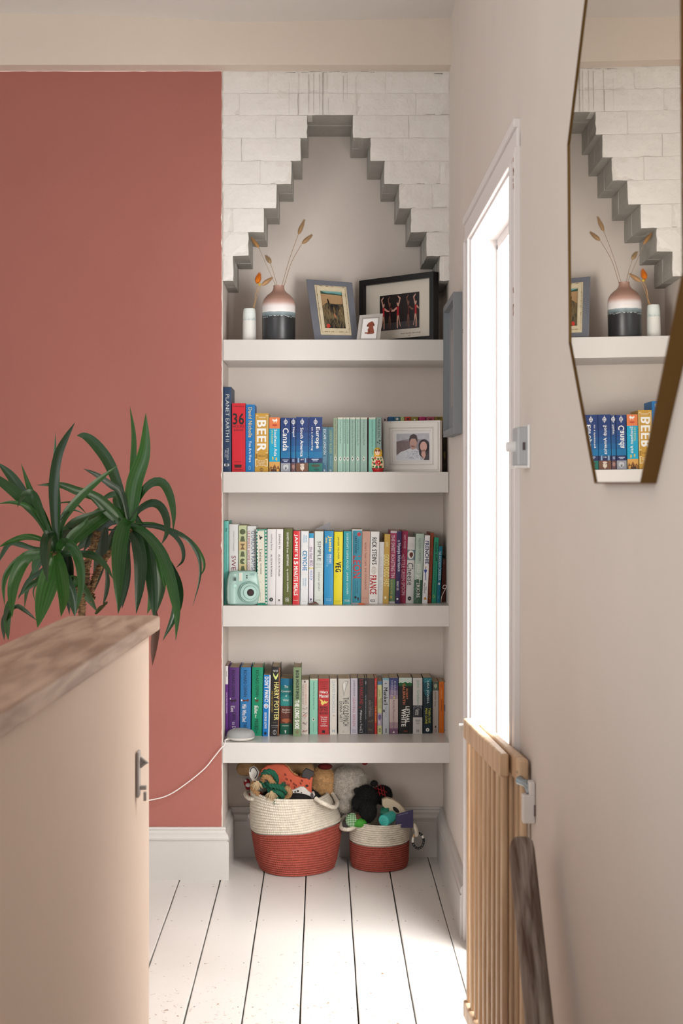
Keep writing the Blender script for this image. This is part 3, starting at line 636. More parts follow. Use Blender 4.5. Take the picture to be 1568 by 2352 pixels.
B2('C', 1370, 1490, 222, 1368, 1482, 1168, (40, 140, 192), 'blue cookbook with large yellow lower-case lettering', [('Jamie', 1415, 1468, 285, 488, (236, 214, 90), 1, .05), ('does', 1385, 1412, 305, 380, (236, 214, 90), 1, .03), ('SPAIN ITALY', 1435, 1460, 518, 640, W, 1, .04), ('MOROCCO', 1416, 1432, 518, 650, (160, 206, 226)), ('GREECE', 1398, 1414, 518, 680, (160, 206, 226)), ('PENGUIN', 1388, 1462, 1088, 1100, (170, 210, 230), 0), ('MICHAEL', 1390, 1460, 1106, 1118, (170, 210, 230), 0)], hard=1)
B2('D', 38, 150, 225, 32, 136, 1126, (228, 212, 26), 'bright yellow cookbook with bold black lettering', [('JAMIE OLIVER', 78, 102, 285, 566, (40, 38, 20), 1, .01), ('VEG', 54, 124, 600, 726, (20, 20, 10), 1, .06), ('MICHAEL', 52, 118, 1076, 1086, (150, 140, 30), 0), ('JOSEPH', 52, 118, 1092, 1102, (150, 140, 30), 0)], [(780, 786, (150, 120, 20), 60, 66)], hard=1)
B2('D', 155, 258, 218, 148, 245, 1126, (34, 150, 160), 'glossy teal cookbook with thin white capitals, right of the yellow one', [('EVERYDAY SUPER FOOD', 190, 216, 245, 694, (200, 228, 226), 1, .01), ('JAMIE OLIVER', 186, 212, 724, 1004, (200, 228, 226), 1, .01), ('MICHAEL', 165, 232, 1066, 1078, W, 0), ('JOSEPH', 165, 232, 1086, 1098, W, 0)], hard=1)
B2('D', 264, 388, 195, 250, 376, 1116, (226, 224, 220), 'turquoise-fronted cookbook with a white border and big red outlined capitals',
   [('@o', 324, 370, 230, 280, (200, 50, 60), 0), ('Naturally', 325, 350, 318, 455, (20, 90, 110)), ('FAST FOOD', 294, 322, 280, 490, (30, 50, 60), 1, .03), ('LEON', 274, 366, 520, 800, (214, 60, 62), 1, .03), ('HENRY DIMBLEBY', 320, 334, 832, 996, K), ('& JANE BAXTER', 296, 310, 832, 990, K), ('@bl', 285, 320, 1018, 1060, K, 0), ('@bl2', 320, 350, 1025, 1085, K, 0)],
   [(208, 1104, (52, 150, 174), 266, 374)])
B2('D', 390, 488, 218, 376, 470, 1120, (202, 158, 140), 'pinkish-beige cookbook with small brown spaced capitals', [("ROSA'S THAI CAFE  THE COOKBOOK", 416, 440, 360, 945, (128, 52, 48), 1, .01), ('@b', 385, 455, 1036, 1040, (190, 120, 90), 0), ('@b', 390, 450, 1050, 1054, (190, 120, 90), 0)])
B2('D', 492, 602, 222, 472, 580, 1120, (236, 234, 230), 'white cookbook with condensed black and red capitals', [("RICK STEIN'S", 508, 568, 296, 632, (50, 50, 50), 1, .04), ('SECRET', 515, 545, 660, 740, (150, 140, 130)), ('@r', 500, 560, 652, 752, (214, 200, 190), 0), ('FRANCE', 482, 564, 765, 1002, (178, 24, 28), 1, .05), ('@b', 490, 546, 1066, 1092, K, 0), ('@b', 500, 518, 1072, 1086, W, 0), ('@b', 524, 540, 1072, 1086, W, 0)], hard=1)
B2('D', 600, 660, 352, 580, 642, 1118, (222, 222, 224), 'shorter whitish cookbook with barely visible lettering, left of the mustard one', [('NINA PARKER   SAUCY', 600, 632, 535, 950, (190, 190, 194))])
B2('D', 666, 736, 255, 642, 714, 1118, (206, 168, 80), 'mustard yellow cookbook with condensed cream capitals', [('GOOD FOOD FAST', 655, 722, 505, 905, (240, 232, 170), 1, .02), ('DON HAY', 682, 712, 350, 415, (240, 232, 190)), ('@bl', 656, 690, 1020, 1065, (240, 232, 190), 0)])
B2('D', 738, 820, 212, 712, 792, 1114, (184, 74, 112), 'pink cookbook with white capitals and a green lower third', [('THE SWEET ROASTING TIN', 744, 790, 265, 795, (236, 222, 226), 1, .01), ('RUKMINI IYER', 735, 762, 825, 1000, (200, 190, 110), 1, .01), ('@b', 732, 758, 1018, 1052, (210, 180, 90), 0)], [(212, 236, (216, 206, 210)), (808, 1088, (112, 150, 108)), (1088, 1114, (220, 218, 220))])
B2('D', 822, 878, 218, 800, 852, 1118, (56, 42, 90), 'dark violet cookbook with white script, between two pink-red ones', [('a Nyonya Inheritance', 816, 866, 330, 716, (226, 222, 232), 1, .02), ('PEARLY KEE', 815, 838, 840, 952, W, 1, .01), ('@bl', 808, 838, 1045, 1075, W, 0)])
B2('D', 880, 956, 215, 852, 924, 1112, (158, 36, 76), 'crimson cookbook with small white capitals', [('INDY POWER', 902, 928, 262, 432, (230, 190, 204)), ('The', 888, 905, 500, 530, W), ('LITTLE GREEN SPOON', 874, 920, 535, 1010, (226, 184, 200), 1, .01), ('@x', 900, 925, 450, 475, (180, 80, 110), 0)])
B2('D', 954, 1046, 288, 926, 1020, 1112, (224, 220, 218), 'pale cookbook with a framed bowl photo and serif black word below it', [('MICHEL', 972, 1028, 366, 384, (206, 202, 200), 0), ('ROUX', 968, 1030, 390, 412, (206, 202, 200), 0), ('@o', 950, 1028, 452, 562, (236, 232, 226), 0), ('@bl', 966, 1022, 470, 552, (96, 48, 34), 0), ('Cheese', 946, 1020, 608, 888, (60, 58, 60)), ('@o', 950, 996, 1025, 1078, (50, 50, 54), 0), ('@b', 960, 986, 1050, 1053, W, 0)], [(445, 572, (128, 146, 152))], hard=1)
B2('D', 1056, 1158, 250, 1022, 1120, 1116, (178, 196, 182), 'pale jade book with white title and dark leafy foot',
   [('HILTON CARTER', 1088, 1114, 305, 590, (110, 128, 118)), ('@wave', 1036, 1140, 300, 420, (166, 186, 172), 0), ('@wave', 1030, 1120, 600, 800, (206, 216, 206), 0), ('@bl', 1040, 1100, 800, 900, (50, 92, 66), 0), ('@w1', 1030, 1110, 880, 960, (120, 160, 130), 0), ('@w2', 1030, 1110, 960, 1100, (120, 160, 130), 0), ('@bl3', 1060, 1118, 930, 1010, (30, 60, 44), 0), ('WILD', 1068, 1110, 620, 730, W), ('INTERIORS', 1060, 1100, 760, 1040, W, 1, .01)], [(820, 1116, (62, 96, 74))], hard=1)
B2('D', 1162, 1230, 270, 1130, 1196, 1116, (234, 232, 232), 'white cookbook with navy capitals and a small blue-clad cook figure', [('FRENCHIE', 1166, 1214, 335, 626, (40, 50, 100), 1, .04), ('@man', 1152, 1192, 665, 825, (40, 60, 150), 0), ('@o', 1168, 1184, 650, 680, (200, 160, 130), 0), ('Greg', 1170, 1186, 905, 950, K, 1, .02), ('Marchand', 1152, 1170, 860, 985, K, 1, .02), ('@t', 1145, 1188, 1028, 1066, (208, 140, 60), 0)])
B2('D', 1233, 1275, 238, 1198, 1240, 1110, (150, 64, 34), 'rust brown cookbook with faint orange capitals', [('WEEKEND RECIPES', 1232, 1250, 280, 515, (196, 120, 80)), ('ELLIOTT LENNON', 1214, 1238, 665, 975, (196, 120, 80)), ('@r', 1208, 1232, 1010, 1060, (196, 140, 110), 0)])
B2('D', 1280, 1336, 295, 1244, 1306, 1108, (34, 150, 116), 'emerald green cookbook with bold black capitals', [('YOUNG GUMS', 1288, 1318, 350, 590, (16, 40, 36), 1, .05), ('Baby food with attitude', 1276, 1300, 610, 830, (16, 70, 54)), ('Beth Bentley', 1272, 1290, 860, 985, (16, 70, 54)), ('@r', 1260, 1286, 1010, 1048, (190, 200, 60), 0)])
B2('D', 1338, 1384, 405, 1312, 1352, 1108, (0, 112, 136), 'petrol blue cookbook with thin white capitals near the right end', [('THE AVOCADO COOKBOOK', 1332, 1366, 465, 826, (190, 220, 226), 1, .01), ('@o', 1332, 1350, 855, 885, W, 0), ('@r', 1322, 1342, 1020, 1050, (90, 180, 190), 0)])
B2('D', 1388, 1432, 560, 1360, 1418, 1094, (134, 62, 46), 'short brick-brown book, last at the right end, with a white cord on it', [('@b', 1392, 1408, 570, 630, (170, 130, 120), 0), ('@r', 1372, 1392, 1030, 1055, (170, 120, 90), 0)], depth=.15)
B2('D', 1392, 1424, 520, 1400, 1430, 1094, (66, 74, 46), 'dark green book tucked behind the short brick-brown one', Y=5.42, depth=.1)

G3 = 'novels on the lowest shelf'
def B3(*a, **k): return book(*a[:7], 3, *a[7:9], G3, *a[9:], **k)
B3('E', 96, 134, 222, 100, 133, 1128, (100, 46, 130), 'very thin white-topped purple book at the left end', [('@b', 112, 117, 285, 360, (90, 90, 90), 0), ('NOTES FROM THE UNIVERSE', 108, 121, 560, 832, (220, 200, 226), 1, .02)], [(222, 458, (232, 228, 226))], depth=.16)
OSC = [('RICHARD OSMAN', 0)]
B3('E', 140, 282, 240, 142, 274, 1115, (94, 56, 124), 'violet hardback novel, left of the blue one, its foot behind the smart speaker', [('RICHARD OSMAN', 182, 222, 275, 616, (34, 26, 40), 1, .01), ('@fox', 155, 240, 640, 705, (60, 36, 60), 0), ('@o', 155, 170, 632, 655, W, 0), ('The', 205, 222, 730, 765, W), ('Last', 168, 208, 735, 812, W, 1, .03), ('DEVIL', 188, 230, 820, 925, (34, 26, 40), 1, .02), ('to DIE', 184, 228, 940, 1060, (220, 214, 224))], hard=1, depth=.155)
B3('E', 290, 428, 240, 286, 420, 1118, (42, 118, 176), 'blue hardback novel with a fox emblem and white script', [('RICHARD OSMAN', 334, 374, 275, 614, (26, 40, 60), 1, .01), ('@fox', 300, 408, 645, 690, (110, 54, 40), 0), ('@o', 298, 318, 650, 676, W, 0), ('The', 355, 370, 730, 765, W), ('Man Who Died', 314, 366, 715, 938, W, 1, .03), ('TWICE', 326, 372, 945, 1060, (26, 40, 60), 1, .02)], hard=1, depth=.155)
B3('E', 440, 583, 240, 432, 574, 1120, (2, 138, 98), 'emerald hardback novel with dark capitals and white script', [('RICHARD OSMAN', 488, 528, 275, 614, (10, 50, 40), 1, .01), ('@fox', 478, 524, 640, 706, (90, 60, 40), 0), ('@o', 480, 494, 628, 648, W, 0), ('Bullet', 470, 514, 732, 835, W, 1, .03), ('The', 516, 526, 740, 772, W), ('that', 478, 500, 846, 890, W), ('MISSED', 474, 522, 905, 1048, (10, 50, 40), 1, .02), ('@b', 494, 504, 1060, 1084, (10, 80, 60), 0)], hard=1, depth=.155)
B3('E', 590, 682, 338, 576, 664, 1125, (10, 116, 188), 'bright blue paperback with white bold capitals and a round badge', [("DON'T PANIC!", 602, 654, 360, 686, W, 1, .05), ('@o', 592, 650, 705, 768, W, 0), ('@r', 600, 642, 714, 760, (10, 116, 188), 0), ('@t', 612, 630, 724, 748, (200, 60, 60), 0), ('GEORGE LEWIS', 600, 628, 816, 1026, W, 1, .02), ('@o', 594, 628, 1068, 1108, (30, 36, 60), 0)], [(338, 1125, (226, 226, 226), 656, 684)], depth=.14)
B3('E', 690, 806, 232, 672, 786, 1125, (30, 26, 25), 'black hardback with tall pale yellow capitals and a winged ball emblem', [('PARTS ONE', 712, 775, 272, 284, W, 0), ('AND TWO', 716, 772, 288, 299, W, 0), ('@wing', 710, 780, 305, 396, (214, 222, 130), 0), ('HARRY POTTER', 722, 784, 428, 918, (226, 216, 130), 1, .02), ('AND THE CURSED CHILD', 690, 710, 540, 816, (180, 150, 60)), ('@b', 712, 752, 948, 951, (150, 120, 80), 0), ('J.K. ROWLING', 688, 776, 984, 996, W, 0), ('JOHN TIFFANY', 695, 770, 1004, 1016, (170, 170, 170), 0), ('@r', 708, 754, 1042, 1106, (150, 150, 150), 0), ('@b', 728, 734, 1050, 1100, (150, 150, 150), 0)], [(240, 1118, (120, 66, 26), 778, 806)], hard=1, depth=.155)
B3('E', 808, 962, 385, 800, 956, 1102, (14, 116, 118), 'teal and brown painterly paperback with centred white words', [('The', 856, 904, 470, 502, W, 0), ('Covenant', 818, 940, 530, 560, W, 0), ('of', 868, 892, 590, 616, W, 0), ('Water', 836, 916, 645, 674, W, 0), ('Abraham', 822, 932, 770, 798, (230, 214, 200), 0), ('Verghese', 822, 932, 802, 832, (230, 214, 200), 0), ('@wave', 806, 956, 600, 740, (70, 160, 150), 0), ('@bl', 810, 950, 890, 960, (176, 96, 60), 0), ('@hz', 826, 912, 980, 998, (190, 200, 190), 0), ('@man', 852, 886, 1046, 1088, W, 0)],
   [(385, 470, (18, 110, 146)), (600, 735, (30, 138, 136)), (735, 960, (104, 52, 40)), (960, 1102, (12, 88, 66))])
B3('E', 968, 1078, 240, 970, 1066, 1126, (122, 142, 104), 'tall sage green hardback with black and white condensed capitals', [('BOB MORTIMER', 1004, 1042, 278, 650, (30, 36, 26), 1, .05), ('THE LONG SHOE', 990, 1048, 660, 1030, W, 1, .06), ('G', 1004, 1036, 1050, 1086, (140, 60, 40), 0)], hard=1, depth=.16)
B3('E', 1078, 1170, 400, 1074, 1164, 1100, (222, 212, 202), 'cream paperback with bare dark branches and pale red lettering', [('KAZUO ISHIGURO', 1120, 1144, 460, 726, (210, 140, 120)), ('THE BURIED GIANT', 1086, 1106, 456, 716, (150, 130, 110)), ('@b', 1112, 1128, 412, 436, (80, 60, 60), 0), ('@w1', 1076, 1160, 730, 800, (60, 44, 40), 0), ('@w2', 1076, 1160, 800, 900, (70, 44, 36), 0), ('@w3', 1076, 1160, 900, 990, (60, 40, 36), 0), ('@w4', 1076, 1160, 1000, 1080, (60, 40, 36), 0), ('@w3', 1090, 1165, 820, 880, (220, 110, 70), 0), ('@w1', 1080, 1150, 1020, 1090, (214, 100, 60), 0)])
B3('E', 1182, 1286, 385, 1182, 1282, 1100, (144, 204, 180), 'mint green paperback with a small oval emblem, right of the branch-patterned one', [('Robert Penn Warren  All the King\'s Men', 1222, 1242, 425, 785, (40, 70, 60)), ('@o', 1212, 1246, 888, 930, (220, 226, 214), 0), ('@bl', 1220, 1238, 894, 924, K, 0), ('@b', 1228, 1231, 950, 1074, (90, 140, 120), 0)], [(385, 402, (206, 206, 184))])
B3('E', 1294, 1434, 385, 1292, 1430, 1102, (190, 50, 52), 'red paperback with a yellow bird and centred words', [('A HAUNTING', 1310, 1418, 418, 436, (60, 14, 16), 0), ('ACHIEVEMENT', 1310, 1418, 446, 462, (60, 14, 16), 0), ('SUNDAY', 1325, 1405, 474, 490, (60, 14, 16), 0), ('TELEGRAPH', 1316, 1412, 502, 520, (60, 14, 16), 0), ('Hilary', 1312, 1416, 540, 582, W, 0, .04), ('Mantel', 1306, 1420, 586, 628, W, 0, .04), ('@bird', 1306, 1424, 640, 730, (236, 208, 110), 0), ('BRING', 1312, 1416, 738, 772, (56, 16, 20), 0, .04), ('UP THE', 1312, 1414, 776, 808, (56, 16, 20), 0, .04), ('BODIES', 1308, 1418, 814, 846, (56, 16, 20), 0, .04), ("'Our most", 1322, 1408, 868, 890, W, 0), ('brilliant', 1328, 1404, 898, 916, W, 0), ('English', 1330, 1402, 924, 946, W, 0), ("writer'", 1334, 1396, 954, 972, W, 0), ('GUARDIAN', 1320, 1408, 980, 1000, W, 0), ('@b', 1340, 1378, 1048, 1082, K, 0)])
B3('E', 1442, 1532, 385, 1440, 1530, 1104, (222, 216, 206), 'off-white paperback with pale blue-grey spaced capitals', [('DAVID NICHOLLS', 1470, 1506, 412, 826, (150, 176, 190)), ('us', 1480, 1500, 850, 870, (120, 100, 90)), ('H', 1472, 1500, 1040, 1074, (50, 120, 160), 0)], [(385, 420, (60, 56, 54), 1528, 1536)])
B3('F', 88, 238, 318, 90, 236, 1005, (206, 200, 190), 'wide stone-coloured paperback with handwritten black words and a paper tear', [('@tear', 132, 218, 340, 545, (170, 166, 160), 0), ('@tear', 145, 200, 350, 500, (232, 228, 220), 0), ('THE GOLDFINCH', 150, 218, 550, 908, K, 1, .01), ('DONNA TARTT', 104, 140, 600, 860, K, 1, .01), ('@r', 140, 165, 965, 990, (150, 146, 138), 0)])
B3('F', 243, 330, 312, 244, 328, 1005, (200, 194, 206), 'pale lilac paperback with thin pink capitals', [('JOSEPH KANON', 272, 298, 338, 535, (70, 66, 80)), ('LEAVING BERLIN', 270, 302, 556, 908, (184, 110, 120)), ('@R', 268, 302, 944, 988, (90, 96, 120), 0), ('@x', 275, 296, 952, 980, (90, 96, 120), 0)])
B3('F', 333, 418, 312, 333, 416, 1005, (30, 28, 32), 'black paperback with dark red capitals above white ones', [('LIZA MARKLUND', 354, 396, 326, 636, (150, 44, 50), 1, .03), ('Without a Trace', 360, 384, 704, 960, (210, 210, 210), 1, .01), ('@R', 358, 388, 948, 986, W, 0), ('@x', 340, 380, 655, 690, (150, 44, 50), 0)])
B3('F', 420, 443, 312, 420, 441, 1005, (46, 52, 60), 'very thin charcoal paperback between the black and the grey-brown ones', [('THE GIRL WITH THE LOUDING VOICE', 425, 436, 515, 820, (190, 196, 200)), ('@bl', 422, 440, 340, 400, (150, 150, 150), 0)])
B3('F', 447, 538, 312, 446, 536, 1005, (62, 50, 50), 'grey-brown paperback with faint capitals and a branch photo at the foot', [('FATHERLAND', 470, 510, 335, 560, (92, 62, 62)), ('DECEMBER', 468, 494, 588, 792, (150, 140, 140)), ('A MILLION', 500, 522, 605, 780, (120, 110, 110)), ('@w1', 452, 530, 800, 880, (150, 130, 100), 0), ('@w3', 452, 530, 880, 980, (130, 110, 84), 0), ('@w4', 452, 530, 840, 960, (34, 26, 24), 0)])
B3('F', 541, 570, 312, 541, 569, 1006, (198, 44, 36), 'thin bright red paperback with yellow lettering', [('Cormac McCarthy', 548, 562, 345, 545, (232, 200, 180)), ('THE ROAD', 546, 564, 655, 865, (226, 180, 70), 1, .02)])
B3('F', 575, 632, 350, 575, 630, 1002, (214, 216, 160), 'short pale yellow paperback with a blue patch on top and a purple portrait', [('AUSTEN', 594, 610, 455, 538, (70, 80, 50)), ('PRIDE AND', 606, 624, 560, 690, (90, 96, 60)), ('PREJUDICE', 584, 602, 575, 685, (90, 96, 60)), ('@bl', 582, 626, 755, 845, (110, 96, 140), 0), ('@r', 592, 618, 935, 980, (60, 60, 40), 0), ('@b', 603, 607, 940, 976, (60, 60, 40), 0), ('@bl2', 580, 610, 820, 890, (220, 210, 220), 0)], [(350, 394, (90, 130, 170)), (742, 900, (190, 176, 196))])
B3('F', 641, 720, 310, 641, 718, 1005, (196, 202, 208), 'grey-blue paperback with bold black lettering under a light blue top', [('Mankell', 652, 702, 428, 640, (26, 30, 34), 1, .03), ('TEA-BAG', 674, 692, 660, 795, (140, 150, 158)), ('@bl3', 640, 672, 690, 740, (70, 74, 80), 0), ('@b', 668, 690, 370, 380, (90, 90, 90), 0), ('@b', 678, 688, 935, 990, (40, 40, 44), 0)], [(310, 336, (130, 184, 200))])
B3('F', 723, 832, 308, 723, 831, 1005, (206, 188, 182), 'mauve-to-cream paperback with white capitals over a blue top', [('KHALED', 782, 806, 350, 520, (200, 196, 214), 1, .01), ('HOSSEINI', 746, 768, 340, 535, (200, 196, 214), 1, .01), ('@bl', 770, 795, 535, 570, (214, 204, 120), 0), ('And the Mountains Echoed', 766, 792, 580, 946, (128, 78, 116)), ('@t', 765, 792, 965, 990, W, 0)], [(308, 400, (62, 74, 128)), (400, 460, (100, 92, 140)), (460, 520, (142, 122, 152)), (520, 570, (172, 150, 164)), (860, 935, (176, 150, 158)), (935, 1005, (128, 92, 120))])
B3('F', 838, 1006, 305, 838, 1003, 1002, (26, 28, 26), 'wide black paperback with large slanted white capitals and a green-white top', [('ROBERT', 930, 954, 440, 575, (206, 120, 80), 1, .02), ('GALBRAITH', 888, 922, 380, 636, (206, 120, 80), 1, .03), ('LETHAL', 926, 974, 660, 868, W, 1, .06), ('WHITE', 872, 928, 690, 912, W, 1, .06), ('@b', 902, 948, 962, 974, (150, 70, 50), 0), ('@hill', 842, 1000, 352, 392, (30, 110, 60), 0)], [(305, 372, (206, 220, 210)), (372, 410, (26, 90, 50))])
B3('F', 1015, 1135, 308, 1016, 1132, 1002, (212, 208, 204), 'light grey paperback with pale green lettering and a dark city photo', [('John Grisham', 1054, 1100, 335, 636, (130, 180, 150), 1, .01), ('@hill', 1022, 1130, 636, 700, (110, 114, 124), 0), ('Camino', 1064, 1094, 690, 770, W), ('Winds', 1044, 1064, 700, 770, W), ('@b', 1046, 1108, 828, 838, (130, 130, 130), 0), ('@b', 1050, 1104, 850, 858, (130, 130, 130), 0), ('@b', 1054, 1098, 872, 880, (130, 130, 130), 0), ('H', 1062, 1090, 945, 985, (60, 60, 60), 0)], [(650, 798, (60, 60, 68))])
B3('F', 1143, 1250, 305, 1143, 1250, 998, (16, 40, 50), 'dark teal paperback with yellow lettering and a white round logo', [('@w2', 1150, 1245, 310, 380, (120, 190, 190), 0), ('@bl', 1150, 1240, 420, 560, (28, 96, 108), 0), ('LISA JEWELL', 1184, 1216, 350, 628, (210, 226, 226), 1, .01), ('THEN SHE', 1208, 1234, 680, 868, (206, 206, 60), 1, .02), ('WAS GONE', 1168, 1196, 680, 878, (206, 206, 60), 1, .02), ('@o', 1176, 1220, 930, 975, W, 0), ('@bird', 1186, 1210, 938, 966, K, 0)], [(305, 360, (36, 120, 130)), (360, 480, (24, 84, 96))])
B3('F', 1260, 1335, 358, 1260, 1333, 992, (186, 176, 168), 'short warm-grey paperback with a small dark picture block at the top', [('AUSTEN  Emma', 1284, 1304, 480, 662, (90, 80, 74)), ('@bl', 1272, 1322, 375, 445, (170, 176, 150), 0), ('@r', 1286, 1308, 945, 980, (130, 50, 40), 0), ('@b', 1288, 1306, 902, 930, (90, 80, 74), 0)], [(358, 464, (84, 96, 84))])
B3('F', 1340, 1402, 355, 1340, 1400, 992, (218, 112, 26), 'bright orange paperback near the right end of the lowest shelf', [('Harper Lee', 1364, 1380, 460, 560, (246, 190, 130)), ('Go Set a Watchman', 1364, 1382, 575, 720, (90, 40, 20), 1, .01), ('@r', 1358, 1380, 390, 425, (120, 50, 20), 0), ('@b', 1362, 1366, 930, 980, (140, 60, 20), 0)])
B3('F', 1407, 1437, 362, 1407, 1436, 992, (196, 190, 196), 'thin greyish-lilac paperback, last at the right end of the lowest shelf', [('Haruki Murakami', 1414, 1426, 390, 560, (120, 110, 130)), ('@o', 1413, 1428, 945, 970, (80, 70, 80), 0)], [(640, 720, (110, 116, 140))])
MIRK = 1
# ------------------------------------------------------------------ doorway furniture: gate, handrail, switch, wall frame, mirror
pine = wood((196, 162, 130), (222, 194, 160), (14, 14, 1.4), .45, key='pine', bump=.06)
screwm = mat((190, 186, 178), .3, metal=1)
def wbox(p, q, th, z0, z1, out=1):   # upright box whose front face runs p->q in plan, thickness away to the right
    d = (Vector(q)-Vector(p)).normalized(); n = Vector((d.y, -d.x)) if out else Vector((-d.y, d.x))
    return [(p[0], p[1]), (q[0], q[1]), (q[0]+n.x*th, q[1]+n.y*th), (p[0]+n.x*th, p[1]+n.y*th)]
gate = empty('stair_gate', (.4538, 3.08, 0), 'pale pine slatted stair gate folded open in front of the bright doorway', 'gate')
def gpart(name, b, m=pine, bevel=.002, par=gate): 
    o = b.build(name, m, None, origin=gate.location, bevel=bevel); o.parent = gate; o.location = (0,0,0); return o
GT, GB = .848, .082
def gpanel(p, q, nsl, stile0=False):
    p = Vector(p); q = Vector(q); d = (q-p).normalized(); n = Vector((d.y, -d.x)); n = n if n.x > 0 else -n
    th = .022
    for z0, z1 in ((GT-.052, GT), (GB, GB+.045)):
        b = MB(); b.prism([tuple(p), tuple(q), tuple(q+n*th), tuple(p+n*th)], z0, z1); gpart('rail', b, bevel=.005)
    L_ = (q-p).length
    for i in range(nsl):
        a = .004+(L_-.034)*i/(nsl-1); wd = .024
        s = p+d*a+n*.007; e = s+d*wd
        b = MB(); b.prism([tuple(s), tuple(e), tuple(e+n*.013), tuple(s+n*.013)], GB+.002, GT-.01); gpart('slat', b, bevel=.0045)
        for z in (GT-.03, GB+.02):
            b = MB(); c = s+d*wd/2-n*.007; r = .0032
            m_ = Vector((c.x, c.y, z)); dv = Vector((d.x, d.y, 0)); nv = Vector((n.x, n.y, 0))
            ring = [m_+dv*r*cos(2*pi*k/8)+Vector((0,0,1))*r*sin(2*pi*k/8)-nv*.0006 for k in range(8)]
            b.add(ring, [tuple(range(8))])
            if i in (1, nsl-1): gpart('screw', b, screwm, 0)
gpanel((.3608, 3.65), (.3935, 3.163), 9)
gpanel((.389, 3.56), (.4275, 3.095), 9)
b = MB(); b.tube([(.428, 3.085, GT-.042), (.436, 3.062, GT-.044), (.444, 3.05, GT-.052)], [.0105, .0075, .006], 12); b.tube([(.438, 3.066, GT-.04), (.446, 3.048, GT-.062)], [.008, .0095], 10)
b.smooth = True; gpart('hinge_bolt', b, mat((150, 160, 165), .25, metal=1), 0)
b = MB(); b.box((.428, 3.035, GT-.125), (.4545, 3.062, GT-.064)); b.box((.441, 3.035, GT-.066), (.4545, 3.062, GT-.036)); gpart('wall_bracket', b, mat((226, 220, 216), .4), .003)
b = MB(); b.box((.4512, 3.033, GT-.108), (.4552, 3.036, GT-.085)); gpart('bracket_slot', b, mat((110, 90, 90), .5), 0)
b = MB(); b.tube([(.352, 3.655, GT-.02), (.363, 3.65, GT-.02)], .005, 8); b.box((.353, 3.648, GT-.032), (.361, 3.656, GT-.022)); gpart('latch_pin', b, mat((215, 210, 205), .4), 0)

old = wood((88, 66, 54), (160, 148, 138), (30, 2.5, 2.5), .7, key='oldwood', bump=.4)
ho = Vector((.385, 2.764, .756)); hd = Vector((-.001, -.248, -.2628)).normalized(); hn = hd.cross(Vector((1,0,0))).normalized()
if hn.z < 0: hn = -hn
b = MB(); pts = []; ns = 16
for t_ in (0, .003, .012, .03, .3, .8, 1.5):
    sc = {0: .35, .003: .7, .012: .93}.get(t_, 1); c = ho+hd*t_
    for k in range(ns):
        a = 2*pi*k/ns; cx_ = abs(cos(a))**.5*(1 if cos(a) > 0 else -1); sz_ = abs(sin(a))**.5*(1 if sin(a) > 0 else -1)
        pts.append(c+Vector((cx_*.0235*sc, 0, 0))+hn*sz_*.03*sc)
b.add(pts, [(i*ns+k, i*ns+(k+1)%ns, (i+1)*ns+(k+1)%ns, (i+1)*ns+k) for i in range(6) for k in range(ns)]+[tuple(range(ns-1,-1,-1)), tuple(6*ns+k for k in range(ns))])
hr = empty('handrail', ho, 'weathered dark wooden handrail on the right wall, ending near the gate', 'handrail')
o = b.build('rail', old, None, origin=ho, smooth=True); o.parent = hr; o.location = (0,0,0)
for t_ in (.75, 1.25):
    b = MB(); c = ho+hd*t_; b.tube([c-hn*.028, c-hn*.05, Vector((xr(c.y), c.y, c.z))-hn*.055], .006, 8); b.tube([Vector((xr(c.y)-.004, c.y, c.z))-hn*.055, Vector((xr(c.y), c.y, c.z))-hn*.055], .02, 16)
    o = b.build('bracket', mat((120, 116, 110), .4, metal=.8), None, origin=ho); o.parent = hr; o.location = (0,0,0)

# light switch box with its knob
x = xr(3.16); sw = empty('light_switch', (x, 3.158, 1.53), 'small white and grey dimmer switch box on the right wall beside the doorway', 'switch')
pl = mat((232, 230, 228), .3); gr = mat((176, 180, 182), .4)
def rel(b, name, m, par, bevel=0, smooth=None):
    o = b.build(name, m, None, origin=wloc(par), bevel=bevel, smooth=smooth); o.parent = par; o.location = (0,0,0); return o
b = MB(); b.prism([(x-.028, 3.12), (x, 3.12), (x, 3.205), (x-.028, 3.205)], 1.488, 1.574); rel(b, 'back_box', gr, sw, .004)
b = MB(); b.prism([(x-.033, 3.112), (x-.025, 3.112), (x-.025, 3.21), (x-.033, 3.21)], 1.483, 1.579)
b = MB(); b.box((x-.006, 3.1125, 1.483), (x, 3.2, 1.579)); b.box((x-.034, 3.116, 1.4835), (x, 3.2, 1.489)); rel(b, 'face_plate', pl, sw, .002)
b = MB(); b.tube([(x-.027, 3.16, 1.531), (x-.046, 3.16, 1.531), (x-.048, 3.16, 1.531)], [.0125, .0115, .009], 20); rel(b, 'dimmer_knob', pl, sw)
b = MB(); b.box((x-.0165, 3.1185, 1.523), (x-.011, 3.1205, 1.54)); rel(b, 'slot', mat((84, 74, 74), .5), sw)

